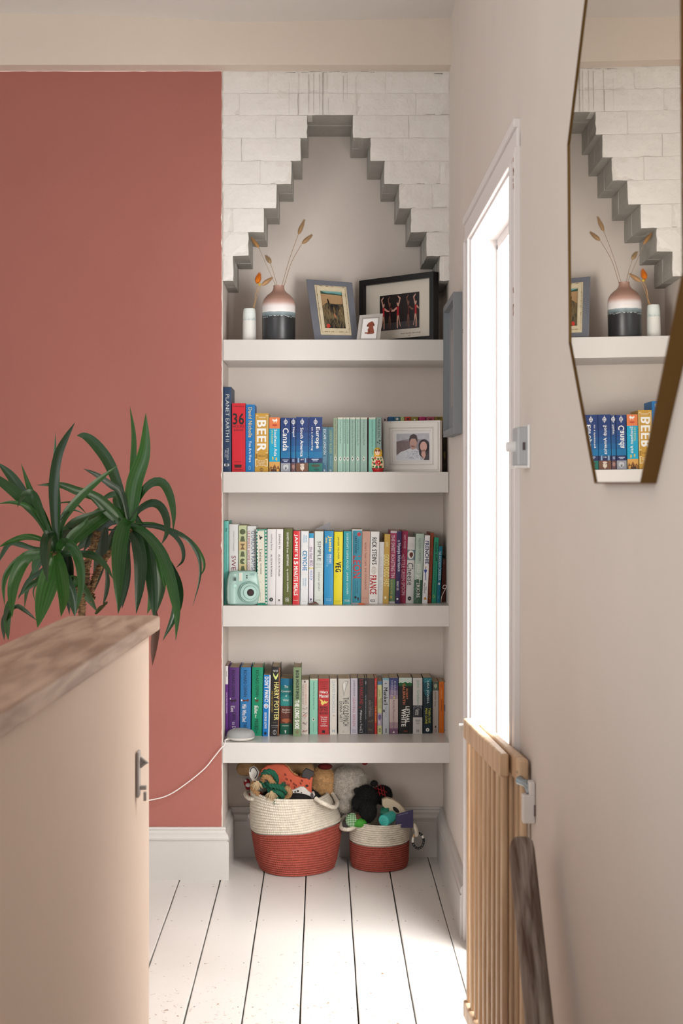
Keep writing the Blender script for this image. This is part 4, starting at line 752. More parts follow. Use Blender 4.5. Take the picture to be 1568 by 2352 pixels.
# shallow grey box frame hanging between doorway and alcove
fr = empty('box_frame', (.45, 4.92, 1.61), 'slate grey box frame hanging edge-on between the alcove and the doorway', 'frame')
gm = mat((126, 130, 134), .5, .1, 80); gi = mat((132, 136, 140), .6)
def yb(y0, y1, d0, d1, z0, z1, b): b.prism([(xr(y0)-d1, y0), (xr(y0)-d0, y0), (xr(y1)-d0, y1), (xr(y1)-d1, y1)], z0, z1)
Y0, Y1, Z0, Z1 = 4.7, 5.12, 1.615, 2.083
b = MB()
for y0, y1, z0, z1 in ((Y0, Y0+.022, Z0, Z1), (Y1-.022, Y1, Z0, Z1), (Y0+.022, Y1-.022, Z0, Z0+.022), (Y0+.022, Y1-.022, Z1-.022, Z1)): yb(y0, y1, .0, .03, z0, z1, b)
rel(b, 'frame_moulding', gm, fr, .0015)
b = MB(); yb(Y0+.022, Y1-.022, .004, .012, Z0+.022, Z1-.022, b); rel(b, 'mount_board', gi, fr)
b = MB(); yb(Y0+.13, Y1-.13, .0122, .0135, Z0+.1, Z1-.1, b); rel(b, 'print', mat((150, 142, 140), .5), fr)

# octagonal brass mirror
brass = mat((112, 84, 44), .38, .05, 60, metal=.8); 
mz, my, mr_ = .25+EYE+.1735, 2.092, .424
C0 = Vector((0, 0, 0)); R8 = mr_/cos(pi/8)
def oct_(r, x): return [Vector((x, r/cos(pi/8)*cos(pi/8+k*pi/4), r/cos(pi/8)*sin(pi/8+k*pi/4))) for k in range(8)]
mi = empty('octagonal_mirror', (.4395, my, mz), 'large octagonal wall mirror with a brass frame on the right wall', 'mirror')
b = MB(); A = oct_(mr_, -.012); Bq = oct_(mr_-.0025, -.012); Cq = oct_(mr_-.0025, -.008); D = oct_(mr_, .013)
b.add(A+Bq+Cq+D, [f for k in range(8) for f in ((k, (k+1)%8, 8+(k+1)%8, 8+k), (8+k, 8+(k+1)%8, 16+(k+1)%8, 16+k), (24+k, 24+(k+1)%8, (k+1)%8, k))]+[tuple(24+k for k in range(8))])
o = b.build('brass_frame', brass, None); o.parent = mi
b = MB(); b.add(oct_(mr_-.002, -.0095), [tuple(range(8))])
gm_ = mat((236, 232, 224), .01, metal=1, spec=.5, key='mirrorglass'); 
o = b.build('mirror_glass', gm_, None); o.parent = mi
mi.rotation_euler = (0, -.0076, -math.atan(.0155))

# ------------------------------------------------------------------ top shelf
ZS = shelf_z[0]
def relq(b, name, m, par, **k): return rel(b, name, m, par, **k)
def ramp_z(stops, rough, key, bumpy=.1, scale=250):
    m = bpy.data.materials.new('glaze'); m.use_nodes = True; n = m.node_tree.nodes; L = m.node_tree.links; p = n['Principled BSDF']
    tc = n.new('ShaderNodeTexCoord'); sp = n.new('ShaderNodeSeparateXYZ'); L.new(tc.outputs['Object'], sp.inputs[0])
    t = n.new('ShaderNodeTexNoise'); t.inputs['Scale'].default_value = 60; L.new(tc.outputs['Object'], t.inputs[0])
    ma = n.new('ShaderNodeMath'); ma.operation = 'MULTIPLY_ADD'; ma.inputs[1].default_value = .004; L.new(t.outputs['Fac'], ma.inputs[0]); L.new(sp.outputs[2], ma.inputs[2])
    mr = n.new('ShaderNodeMapRange'); mr.inputs[1].default_value = 0; mr.inputs[2].default_value = .25; L.new(ma.outputs[0], mr.inputs[0])
    r = n.new('ShaderNodeValToRGB'); e = r.color_ramp.elements
    while len(e) < len(stops): e.new(.5)
    for q, (z, c) in zip(e, stops): q.position = (z+.002)/.25; q.color = lin(c)
    L.new(mr.outputs[0], r.inputs[0]); L.new(r.outputs[0], p.inputs['Base Color']); p.inputs['Roughness'].default_value = rough
    p.inputs['Specular IOR Level'].default_value = .5
    return m
vb = empty('bottle_vase', (ZX(640, 5.28), 5.28, ZS), 'round-shouldered vase, dusty pink and white above a black base', 'vase')
s_ = 5.28/FPX
def VZ(y): return EYE-(y-VY)/FPX*5.28-ZS    # height above shelf
prof = [(0, 0), (.058, 0), (.0612, .006), (.0618, VZ(720)), (.0616, VZ(704)), (.0605, VZ(698)), (.057, VZ(690)), (.051, VZ(684)), (.042, VZ(678)), (.031, VZ(673)), (.0235, VZ(668)), (.0205, VZ(663)), (.0195, VZ(659)), (.0205, VZ(656)), (.0185, VZ(656)), (.017, VZ(660)), (.017, VZ(672))]
b = MB(); b.lathe(prof, 48); b.smooth = True
hz = [(0, (38, 38, 40)), (VZ(729), (38, 38, 40)), (VZ(728), (92, 106, 110)), (VZ(722), (128, 142, 146)), (VZ(720), (136, 150, 152)), (VZ(718.5), (226, 222, 220)), (VZ(706), (222, 214, 212)), (VZ(697), (186, 150, 138)), (VZ(688), (158, 122, 108)), (.25, (158, 122, 108))]
o = b.build('vase_body', ramp_z(hz, .38, 'vase'), None); o.parent = vb
b = MB(); rnd = random.Random(4)
for k in range(44):          # drippy crackle of the glaze band
    a = 2*pi*k/44+rnd.uniform(-.05, .05); z = VZ(730+rnd.uniform(-1.5, 1.5)); R = rnd.uniform(.0028, .0042); r0 = .0619
    n = 12; vs = []
    for i in range(n+1):
        th = pi+pi*i/n
        for rr in (R, R*.62):
            aa = a+rr*cos(th)/r0; vs.append((r0*cos(aa), r0*sin(aa), z+.002+rr*sin(th)*1.1))
    b.add(vs, [(2*i, 2*i+1, 2*i+3, 2*i+2) for i in range(n)])
o = b.build('glaze_drips', mat((190, 200, 200), .4), None); o.parent = vb; o['kind'] = 'stuff'
vs_ = empty('bud_vase', (ZX(572.5, 5.30), 5.30, ZS), 'slim white speckled bud vase at the left end of the top shelf', 'vase')
b = MB(); b.lathe([(0, 0), (.024, 0), (.0255, .004), (.0247, .06), (.0238, .1), (.0222, .117), (.0205, .1225), (.0185, .121), (.018, .08)], 40); b.smooth = True
wz = [(0, (222, 220, 214)), (.077, (224, 222, 216)), (.079, (196, 204, 202)), (.084, (212, 218, 214)), (.1, (218, 224, 220)), (.25, (220, 224, 220))]
o = b.build('vase_body', ramp_z(wz, .5, 'bud'), None); o.parent = vs_
b = MB(); rnd = random.Random(9)
for k in range(14):
    a = -pi/2+rnd.uniform(-1.2, 1.2); r0 = .02455; z = .083-rnd.uniform(.0, .006); h = rnd.uniform(.002, .006); w_ = .0006
    b.add([(r0*cos(a-w_/r0), r0*sin(a-w_/r0), z+h), (r0*cos(a+w_/r0), r0*sin(a+w_/r0), z+h), (r0*1.004*cos(a), r0*1.004*sin(a), z-h)], [(0,1,2)])
o = b.build('speckles', mat((150, 168, 168), .5), None); o.parent = vs_; o['kind'] = 'stuff'
# dried grasses: a stem and a furry head each
def bunny(name, base, pts, head, hr_, col, label, grp, stemc=(134, 104, 70), hair=True, Y=5.275):
    t = empty(name, base, label, 'dried grass', grp)
    P3 = [Vector(base)]+[Z('V', x, y, Y) for x, y in pts]
    b = MB(); b.tube(crom(P3, 16), .0009, 6); rel(b, 'stem', mat(stemc, .8), t)
    a = Z('V', *head[0], Y); c = Z('V', *head[1], Y); ax = (c-a); L_ = ax.length; ax.normalize()
    sd = ax.cross(Vector((0,1,0))).normalized(); fw = ax.cross(sd)
    b = MB(); n = 12; rows_ = 10; vs = []
    for i in range(rows_+1):
        t_ = i/rows_; r = 1.25*hr_*(sin(pi*min(1, t_*1.0)**.75)**.8+.02)
        for k in range(n):
            an = 2*pi*k/n; vs.append(a+ax*L_*t_+sd*cos(an)*r+fw*sin(an)*r)
    b.add(vs, [(i*n+k, i*n+(k+1)%n, (i+1)*n+(k+1)%n, (i+1)*n+k) for i in range(rows_) for k in range(n)])
    rnd = random.Random(len(label))
    for _ in range(700):
        t_ = rnd.uniform(.03, .97); r = 1.25*hr_*(sin(pi*t_**.75)**.8); an = rnd.uniform(0, 2*pi); d = sd*cos(an)+fw*sin(an)
        p = a+ax*L_*t_+d*r*.9; tip = p+(d*.5+ax*.9).normalized()*rnd.uniform(.004, .010)*(1.2 if rnd.random() < .2 else 1)
        q = d.cross(ax)*.00045; b.add([p-q, p+q, tip], [(0,1,2)])
    rel(b, 'seed_head', mat(col, .95), t)
    return t
nk = Vector((ZX(640, 5.28), 5.28, ZS+VZ(668)))
GR = 'dried grasses in the two vases'
TAN = (160, 128, 92)
bunny('dried_grass', nk+Vector((.006,0,0)), [(770,1335), (860,1020), (965,728)], ((965,728), (1038,552)), .0058, TAN, 'tallest dried bunny-tail grass stem in the pink and black vase', GR)
bunny('dried_grass', nk+Vector((.01,0,.0)), [(805,1308), (880,1070), (1005,840)], ((1008,838), (1128,733)), .0058, TAN, 'second-tallest bunny-tail, bending right out of the pink and black vase', GR)
bunny('dried_grass', nk+Vector((-.008,0,0)), [(708,1335), (672,1190), (632,1072)], ((640,1072), (578,982)), .0062, (150, 124, 92), 'short bunny-tail leaning left out of the pink and black vase', GR)
bunny('dried_grass', nk+Vector((-.012,0,0)), [(690,1330), (560,1040), (495,888)], ((497,888), (403,765)), .0052, (176, 132, 84), 'bunny-tail arching far left in front of the painted brick steps', GR, stemc=(150, 128, 108))
bk = Vector((ZX(572.5, 5.30), 5.30, ZS+.11))
bunny('dried_grass', bk, [(425,1610), (455,1450), (472,1340), (465,1310)], ((470,1315), (500,1192)), .0085, (206, 112, 24), 'orange dyed bunny-tail in the slim white bud vase', GR, stemc=(176, 138, 92), Y=5.30)
bunny('dried_grass', bk+Vector((.004,0,0)), [(432,1610), (470,1470), (520,1335)], ((525,1338), (655,1242)), .0062, (190, 150, 108), 'pale peach bunny-tail leaning right in the slim white bud vase', GR, stemc=(190, 150, 105), Y=5.295)
t = empty('dried_flower', bk, 'small yellow dried flower head above the slim white bud vase', 'dried flower')
b = MB(); b.tube(crom([bk, Z('V', 440, 1560, 5.29), Z('V', 455, 1440, 5.29), Z('V', 500, 1340, 5.29)], 10), .0009, 6); rel(b, 'stem', mat((190, 150, 105), .8), t)
b = MB(); c = Z('V', 502, 1322, 5.287); rnd = random.Random(2)
for k in range(60):
    d = Vector((rnd.gauss(0,1), rnd.gauss(0,1)-.5, rnd.gauss(0,1))).normalized(); b.ball(c+d*.0045, .0013, 5, 3)
rel(b, 'flower_head', mat((214, 176, 60), .8), t)

# ------------------------------------------------------------------ framed pictures
def bil(c, u, v):       # c = TL, TR, BR, BL
    return c[0]*(1-u)*(1-v)+c[1]*u*(1-v)+c[2]*u*v+c[3]*(1-u)*v
def panel(c, u0, v0, u1, v1, off, n_):
    return [bil(c, u, v)+n_*off for u, v in ((u0,v0),(u1,v0),(u1,v1),(u0,v1))]
def normal_of(c): 
    n_ = (c[1]-c[0]).cross(c[3]-c[0]).normalized(); return n_ if n_.y < 0 else -n_
def frame_ring(b, c, o4, i4, f0, f1, n_):   # ring between outer rect o4 and inner rect i4, raised from f0 to f1
    O = panel(c, *o4, f1, n_); I = panel(c, *i4, f1, n_); O0 = panel(c, *o4, f0, n_); I0 = panel(c, *i4, f0, n_)
    b.add(O+I+O0+I0, [f for k in range(4) for f in ((k, (k+1)%4, 4+(k+1)%4, 4+k), (8+k, 8+(k+1)%4, (k+1)%4, k), (4+k, 4+(k+1)%4, 12+(k+1)%4, 12+k))])
def pic_poly(b, c, pts, off, n_): b.add([bil(c, u, v)+n_*off for u, v in pts], [tuple(range(len(pts)))])
def slab(b, c, o4, f0, f1, n_):
    b.hexa(panel(c, *o4, f0, n_), panel(c, *o4, f1, n_))
def pictext(b, c, s, u0, v0, u1, v1, off, n_):
    vs, fs = textmesh(s); b.add([bil(c, u0+(u1-u0)*x, v1+(v0-v1)*y)+n_*off for x, y in vs], fs)
def pframe(name, corners, label, base):
    t = empty(name, base, label, 'picture frame'); return t
# 1: blue wave-pattern frame, leaning back, with a black dog in long grass
BH = lambda x, y, Y: Z('H', x, y, Y)
c = [BH(568, 452, 5.43), BH(864, 474, 5.41), BH(903, 846, 5.30), BH(622, 846, 5.28)]
for q in (2, 3): c[q].z = ZS+.0045
n_ = normal_of(c); t = pframe('picture_frame', c, 'leaning blue wave-patterned frame holding a photo of a black dog in grass', (c[2]+c[3])/2)
b = MB(); slab(b, c, (0, 0, 1, 1), -.016, 0, n_); rel(b, 'frame_border', mat((100, 62, 40), .5), t)
b = MB(); slab(b, c, (.001, .001, .999, .999), 0, .0006, n_); rel(b, 'border_face', mat((44, 56, 96), .6), t)
asp = ((c[1]-c[0]).length)/((c[3]-c[0]).length); ru = .049; rv = ru*asp; bw_, bn_ = MB(), MB()
for r_ in range(int(1.05/(rv*.6))+1):
    v = r_*rv*.6
    for k in range(-1, 12):
        u = (k+.5*(r_ % 2))*ru*2
        if .2 < u < .82 and .16 < v < .86: continue
        for bb_, ra, rb in ((bw_, 1, .91), (bn_, .91, .70), (bw_, .70, .61), (bn_, .61, .42), (bw_, .42, .34), (bn_, .34, .14), (bw_, .14, 0)):
            m_ = 8; vs = []
            for i in range(m_+1):
                th = pi*i/m_
                for rr in (ra, rb):
                    vs.append(bil(c, min(.999, max(.001, u+cos(th)*rr*ru)), min(.999, max(.001, v-sin(th)*rr*rv)))+n_*(.0007+.000025*r_))
            bb_.add(vs, [(2*i, 2*i+1, 2*i+3, 2*i+2) for i in range(m_)])
o = rel(bw_, 'wave_pattern', mat((176, 178, 184), .6), t); o['kind'] = 'stuff'
o = rel(bn_, 'wave_ground', mat((50, 54, 74), .6), t); o['kind'] = 'stuff'
cr = mat((214, 200, 170), .6, .5, 120, .08, 40)
b = MB(); frame_ring(b, c, (.2, .125, .82, .885), (.275, .19, .745, .825), 0, .010, n_); frame_ring(b, c, (.16, .095, .86, .92), (.2, .125, .82, .885), 0, .005, n_); rel(b, 'inner_frame', cr, t, bevel=.001)
b = MB(); rnd = random.Random(8)
for _ in range(46):
    s = rnd.choice('LRTB'); q = rnd.random(); w_ = rnd.uniform(.008, .03); e = .2 if s == 'L' else .82 if s == 'R' else .125 if s == 'T' else .885
    if s in 'LR': pic_poly(b, c, [(e-.004, .12+.75*q), (e+.004, .12+.75*q), (e+.003, .12+.75*q+w_), (e-.005, .12+.75*q+w_)], .0102, n_)
    else: pic_poly(b, c, [(.2+.6*q, e-.004), (.2+.6*q+w_*1.5, e-.003), (.2+.6*q+w_*1.5, e+.003), (.2+.6*q, e+.004)], .0102, n_)
rel(b, 'worn_spots', mat((96, 66, 46), .8), t)
b = MB(); pic_poly(b, c, [(.275,.19),(.745,.19),(.745,.825),(.275,.825)], .002, n_); rel(b, 'photo', mat((86, 80, 62), .35, vary=.35, vscale=60), t)
cc = panel(c, .275, .19, .745, .825, 0, n_)
def layers(t, cc, n_, ls, o0=.0025):
    for i, (nm, col, ps) in enumerate(ls):
        b = MB()
        for p in ps: pic_poly(b, cc, p, o0+i*.00012, n_)
        rel(b, nm, mat(col, .35), t)
rr = random.Random(6); 
def grass(n, y0, y1, h, seed):
    r = random.Random(seed); out = []
    for _ in range(n):
        x = r.random(); y = r.uniform(y0, y1); dx = r.uniform(-.14, .14); hh = r.uniform(.3, 1)*h
        x2 = min(1, max(0, x+dx)); out.append([(x, min(1, y)), (min(1, x+.012), min(1, y)), (x2, max(0, y-hh))])
    return out
layers(t, cc, n_, [('photo_sky', (104, 160, 164), [[(0,0),(1,0),(1,.07),(0,.05)]]), ('photo_hedge', (60, 84, 70), [[(0,0),(.12,.02),(.3,.05),(.6,.045),(1,.075),(1,.1),(0,.07)]]),
   ('photo_field', (176, 142, 104), [[(0,.07),(1,.1),(1,.32),(.6,.34),(.25,.3),(0,.4)]]), ('photo_stalks', (150, 122, 84), grass(70, .35, .7, .3, 1)),
   ('photo_dog', (26, 24, 28), [[(.27,.44),(.34,.36),(.55,.33),(.8,.36),(.86,.44),(.74,.52),(.68,.62),(.6,.7),(.5,.64),(.42,.56),(.32,.55)], [(.33,.38),(.27,.26),(.28,.19),(.33,.22),(.36,.3),(.38,.38)]]),
   ('photo_dog_tongue', (200, 110, 80), [[(.5,.6),(.56,.58),(.62,.66),(.6,.72),(.54,.68)]]), ('photo_shade', (40, 40, 36), [[(.15,.75),(.5,.72),(.9,.78),(1,.98),(.5,1),(.2,.98)]]), ('photo_grass', (150, 130, 94), grass(120, .55, 1.0, .35, 3)), ('photo_poppy', (200, 62, 50), [[(.1,.9),(.16,.86),(.24,.87),(.28,.93),(.2,.97),(.1,.98)]])])
b = MB(); m0 = bil(c, .5, .35)-n_*.016; q = Vector((m0.x, YB-.06, ZS+.001)); b.hexa([q+Vector((-.02,0,0)), q+Vector((.02,0,0)), q+Vector((.02,.004,0)), q+Vector((-.02,.004,0))], [m0+Vector((-.02,0,0)), m0+Vector((.02,0,0)), m0+Vector((.02,.004,0)), m0+Vector((-.02,.004,0))]); rel(b, 'easel_strut', mat((70, 60, 50), .7), t)

# 2: deep black frame turned towards the left, dancers in red
def WY(x, y, Y): return BH(x, y, Y)
c = [WY(908, 462, 5.487), WY(1385, 399, 5.24), None, None]
c[1].z = c[0].z = (c[0].z+c[1].z)/2
c[2] = Vector((c[1].x, c[1].y, ZS+.0005)); c[3] = Vector((c[0].x, c[0].y, ZS+.0005))
n_ = normal_of(c); t = pframe('picture_frame', c, 'large black box frame with a photo of dancers in red costumes', (c[2]+c[3])/2)
bl = mat((26, 24, 24), .35, .05, 100)
b = MB(); frame_ring(b, c, (0, 0, 1, 1), (.062, .085, .948, .93), -.03, 0, n_); slab(b, c, (0, 0, 1, 1), -.032, -.028, n_); rel(b, 'frame_moulding', bl, t, bevel=.0008)
b = MB(); slab(b, c, (.05, .06, .96, .95), -.020, -.016, n_); rel(b, 'mount_board', mat((214, 206, 192), .9, vary=.05, vscale=400), t)
cc = panel(c, .252, .262, .785, .79, 0, n_)
b = MB(); pic_poly(b, cc, [(0,0),(1,0),(1,1),(0,1)], -.0155, n_); rel(b, 'photo', mat((34, 27, 28), .25), t)
def dancer(x, s, fl_, dim):
    R = lambda pts: [(x+(p-.5)*s*fl_, .05+(q)*.92) for p, q in pts]
    return R
sk, rd = [], []
for x, s, fl_, dm in ((.10, .30, 1, 0), (.26, .26, 1, 1), (.47, .34, -1, 0), (.73, .26, 1, 1), (.91, .30, 1, 0)):
    R = lambda pts: [(min(.99, max(.01, x+(p-.5)*s*fl_)), .04+q*.93) for p, q in pts]
    a_ = [R([(.44,.34),(.36,.2),(.3,.08),(.5,.0),(.52,.03),(.4,.1),(.44,.2),(.52,.32)]), R([(.6,.34),(.85,.42),(1.0,.44),(.98,.48),(.8,.47),(.56,.4)]),
          R([(.46,.58),(.56,.58),(.6,.75),(.58,.98),(.5,1.0),(.5,.8)]), R([(.42,.58),(.5,.58),(.44,.78),(.34,.95),(.3,.93),(.38,.78)]), R([(.46,.2),(.54,.18),(.6,.24),(.56,.32),(.47,.31)])]
    (sk if not dm else sk).extend(a_ if not dm else []); 
    if dm: rd.append((1, a_))
    rd.append((0 if not dm else 2, [R([(.42,.34),(.6,.34),(.58,.48),(.6,.6),(.42,.61),(.44,.48)])]))
layers(t, cc, n_, [('photo_floor', (62, 58, 60), [[(0,.8),(1,.78),(1,1),(0,1)]]), ('photo_dancers_back', (120, 78, 64), [p for k, a_ in rd if k == 1 for p in a_]), ('photo_costumes_back', (84, 30, 34), [p for k, a_ in rd if k == 2 for p in a_]),
   ('photo_dancers', (204, 156, 138), sk), ('photo_costumes', (176, 34, 46), [p for k, a_ in rd if k == 0 for p in a_]), ('photo_hair', (60, 36, 30), [[(x-.02,.2),(x,.17),(x+.02,.2),(x+.015,.25),(x-.015,.25)] for x in (.1,.47,.91)])], -.015)
b = MB(); pictext(b, c, 'hey! look! dancing!', .54, .845, .80, .872, -.0155, n_); pictext(b, c, '16', .64, .885, .665, .905, -.0155, n_); rel(b, 'handwriting', mat((110, 90, 80), .8), t)

# 3: little photo of a brown puppy
c = [BH(912, 683, 5.262), BH(1062, 672, 5.262), BH(1042, 846, 5.235), BH(892, 846, 5.235)]
for q in (2, 3): c[q].z = ZS+.0005
n_ = normal_of(c); t = pframe('picture_frame', c, 'small grey-edged picture of a sitting brown puppy, in front of the black frame', (c[2]+c[3])/2)
b = MB(); slab(b, c, (0, 0, 1, 1), -.004, 0, n_); rel(b, 'frame_border', mat((176, 170, 164), .6), t)
b = MB(); frame_ring(b, c, (.13, .12, .86, .97), (.16, .145, .83, .96), 0, .0008, n_); rel(b, 'inner_line', mat((150, 144, 138), .6), t)
b = MB(); slab(b, c, (.18, .17, .82, .95), 0, .0006, n_); rel(b, 'mount_board', mat((226, 224, 222), .7), t)
pup = [(.5,.3),(.58,.28),(.64,.33),(.7,.42),(.68,.48),(.64,.46),(.66,.55),(.7,.65),(.72,.74),(.66,.77),(.44,.78),(.38,.75),(.44,.7),(.42,.6),(.46,.52),(.42,.47),(.38,.5),(.36,.44),(.42,.34)]
layers(t, c, n_, [('puppy', (136, 70, 50), [pup, [(.36,.76),(.3,.74),(.34,.7),(.44,.72)]]), ('puppy_shade', (92, 44, 32), [[(.37,.42),(.42,.36),(.43,.46),(.39,.5)], [(.62,.36),(.69,.44),(.66,.48),(.62,.42)], [(.5,.6),(.53,.6),(.52,.75),(.49,.75)], [(.5,.41),(.54,.41),(.53,.44),(.51,.44)]])], .0008)
b = MB(); m0 = bil(c, .5, .4)-n_*.004; q = Vector((m0.x, 5.30, ZS)); b.hexa([q+Vector((-.008,0,0)), q+Vector((.008,0,0)), q+Vector((.008,.003,0)), q+Vector((-.008,.003,0))], [m0+Vector((-.008,0,0)), m0+Vector((.008,0,0)), m0+Vector((.008,.003,0)), m0+Vector((-.008,.003,0))]); rel(b, 'easel_strut', mat((150, 144, 138), .7), t)

# 4: white beaded frame with a couple, second shelf
z2 = shelf_z[1]
c = [Z('B', 708, 550, 5.345), Z('B', 1365, 528, 5.235), None, None]; zt = (c[0].z+c[1].z)/2; c[0].z = c[1].z = zt
c[2] = Vector((c[1].x, c[1].y-.004, z2+.0005)); c[3] = Vector((c[0].x, c[0].y-.004, z2+.0005))
n_ = normal_of(c); t = pframe('picture_frame', c, 'white beaded frame with a holiday photo of two people, on the second shelf', (c[2]+c[3])/2)
wf = mat((226, 220, 214), .5, .1, 60)
b = MB(); frame_ring(b, c, (0, 0, 1, 1), (.03, .04, .97, .96), -.018, .0, n_); frame_ring(b, c, (.03, .04, .97, .96), (.10, .13, .90, .87), -.01, .004, n_); frame_ring(b, c, (.10, .13, .90, .87), (.125, .155, .875, .845), -.01, -.001, n_)
frame_ring(b, c, (.125, .155, .875, .845), (.155, .19, .845, .81), -.01, .001, n_); slab(b, c, (0, 0, 1, 1), -.02, -.016, n_); rel(b, 'frame_moulding', wf, t, bevel=.0006)
b = MB()
for i in range(46):
    for v in (.142, .858): b.ball(bil(c, .115+.77*i/45, v)+n_*.0, .0011, 6, 4)
for i in range(36):
    for u in (.112, .888): b.ball(bil(c, u, .15+.7*i/35)+n_*.0, .0011, 6, 4)
o = rel(b, 'beading', wf, t); o['kind'] = 'stuff'
b = MB(); slab(b, c, (.15, .18, .85, .82), -.012, -.008, n_); rel(b, 'mount_board', mat((226, 222, 220), .8), t)
cc = panel(c, .22, .245, .80, .765, 0, n_)
b = MB(); pic_poly(b, cc, [(0,0),(1,0),(1,1),(0,1)], -.0075, n_); rel(b, 'photo', mat((184, 182, 190), .15, vary=.1, vscale=80), t)
def ell(x, y, a_, b_, n=16): return [(x+a_*cos(2*pi*i/n), y+b_*sin(2*pi*i/n)) for i in range(n)]
rr = random.Random(4)
speck = [[(x, y), (min(1, x+.02), y+.01), (min(1, x+.015), y+.025)] for x, y in [(rr.uniform(0, .45), rr.uniform(.26, .75)) for _ in range(90)]]
layers(t, cc, n_, [('photo_hills', (150, 140, 146), [[(0,.32),(.2,.24),(.4,.2),(.7,.22),(1,.3),(1,.6),(0,.7)]]), ('photo_slope', (128, 112, 112), [[(0,.3),(.2,.26),(.4,.3),(.42,.55),(.2,.7),(0,.8)]]), ('photo_scrub', (92, 74, 74), speck),
   ('photo_man_shirt', (214, 214, 222), [[(.12,.7),(.3,.62),(.42,.56),(.6,.55),(.68,.66),(.74,1),(0,1),(0,.86)]]), ('photo_woman_hair', (54, 44, 48), [ell(.84,.47,.165,.25), [(.68,.5),(1,.42),(1,1),(.86,1),(.7,.8)]]),
   ('photo_man_face', (190, 150, 138), [ell(.52,.34,.115,.19), [(.46,.45),(.58,.45),(.6,.58),(.5,.62),(.44,.57)]]), ('photo_man_hair', (74, 60, 60), [[(.395,.36),(.395,.2),(.43,.07),(.53,.02),(.62,.08),(.645,.22),(.64,.36),(.61,.27),(.58,.2),(.47,.19),(.43,.25)]]),
   ('photo_woman_face', (206, 160, 148), [ell(.83,.5,.105,.19), [(.78,.62),(.88,.62),(.9,.86),(.84,.98),(.76,.8)]]), ('photo_woman_top', (70, 60, 66), [[(.9,.82),(1,.74),(1,1),(.84,1)]]), ('photo_shirt_pattern', (150, 150, 164), [[(x, y), (min(1,x+.02), y+.012), (min(1,x+.004), y+.04)] for x, y in [(rr.uniform(.3,.68), rr.uniform(.64,.94)) for _ in range(60)]])], -.0073)

# ------------------------------------------------------------------ nesting doll
do = Vector((ZX(866.5, 5.248), 5.248, z2)); t = empty('nesting_doll', do, 'painted wooden nesting doll with a yellow headscarf beside the white photo frame', 'doll')
H = .0925; rb = .0248
prof = [(0,0),(.0195,0),(.0205,.003),(.0235,.014),(rb,.026),(.0245,.036),(.0225,.046),(.0187,.055),(.0168,.0595),(.0165,.064),(.0172,.071),(.0168,.078),(.0145,.085),(.010,.0900),(.0045,.0922),(0,.0925)]
def dr(z):
    for (r0, z0), (r1, z1) in zip(prof[1:], prof[2:]):
        if z0 <= z <= z1: return r0+(r1-r0)*(z-z0)/(z1-z0+1e-9)
    return 0
b = MB(); b.lathe([p for p in prof if p[1] <= .0137 or p == prof[3]][:4], 32); b.smooth = True; o = b.build('doll_base', mat((170, 30, 34), .25), None); o.parent = t
b = MB(); zs_ = [.0138+(.0575-.0138)*i/16 for i in range(17)]; b.lathe([(dr(z), z) for z in zs_], 32); b.smooth = True; o = b.build('doll_body', mat((222, 204, 164), .22), None); o.parent = t
b = MB(); zs_ = [.0573+(.0924-.0573)*i/20 for i in range(21)]; b.lathe([(dr(z)+.0003, z) for z in zs_], 32); b.smooth = True; o = b.build('headscarf', mat((214, 168, 40), .22), None); o.parent = t
def onbody(b, pts, off=.0005, sub=0):   # pts = (angle offset in units of x metres, z) on the front
    vs = []
    for x, z in pts:
        r = dr(z)+off; a = -pi/2+x/max(r, .012); vs.append((r*cos(a), r*sin(a), z))
    b.add(vs, [tuple(range(len(vs)))])
def disc(b, x, z, a_, b_, off, n=14, lobes=0, amp=.0, ph=0):
    # fan of small triangles that follows the curved body
    cen = (x, z); ring = [(x+a_*(1+amp*cos(lobes*(2*pi*i/n)+ph))*cos(2*pi*i/n), z+b_*(1+amp*cos(lobes*(2*pi*i/n)+ph))*sin(2*pi*i/n)) for i in range(n)]
    half = [((cen[0]+p[0])/2, (cen[1]+p[1])/2) for p in ring]
    for i in range(n):
        j = (i+1) % n; onbody(b, [cen, half[i], half[j]], off); onbody(b, [half[i], ring[i], ring[j], half[j]], off)
def paintpart(name, col, items, off):
    b = MB()
    for it in items: disc(b, *it[:4], off, *(it[4:] if len(it) > 4 else ()))
    o = b.build(name, mat(col, .22), None); o.parent = t
paintpart('hood_rim', (120, 66, 36), [(0, .0735, .0125, .0125)], .0006)  # brown rim painted around the face
paintpart('painted_face', (232, 198, 160), [(0, .0722, .0108, .0110)], .0009)
paintpart('painted_hair', (120, 70, 40), [(-.006, .0785, .0058, .0035), (.006, .0785, .0058, .0035)], .0012)
paintpart('painted_cheeks', (222, 130, 110), [(-.0058, .0688, .0022, .0018), (.0058, .0688, .0022, .0018)], .0012)
paintpart('painted_eyes', (30, 26, 26), [(-.0036, .0738, .0016, .0013), (.0036, .0738, .0016, .0013)], .0014)
paintpart('painted_mouth', (180, 40, 40), [(0, .0662, .0014, .0007)], .0014)
paintpart('painted_leaves', (24, 96, 52), [(-.012, .030, .006, .004), (.011, .019, .007, .0045), (-.004, .017, .005, .006), (.016, .036, .004, .006), (.013, .049, .003, .004), (-.017, .045, .003, .005), (.002, .048, .004, .003), (-.018, .020, .004, .003)], .0005)
paintpart('painted_rose', (186, 26, 34), [(.001, .033, .0115, .0105, 24, 6, .14), (-.010, .050, .0045, .004, 15, 5, .2), (.017, .022, .003, .003), (-.019, .034, .003, .003)], .0008)
paintpart('painted_rose_heart', (120, 16, 24), [(.003, .0315, .005, .0045, 15, 5, .2)], .0011)
paintpart('painted_gold', (222, 184, 80), [(.004, .034, .0035, .0013), (-.002, .028, .0025, .001), (-.010, .050, .0015, .0015)], .0014)
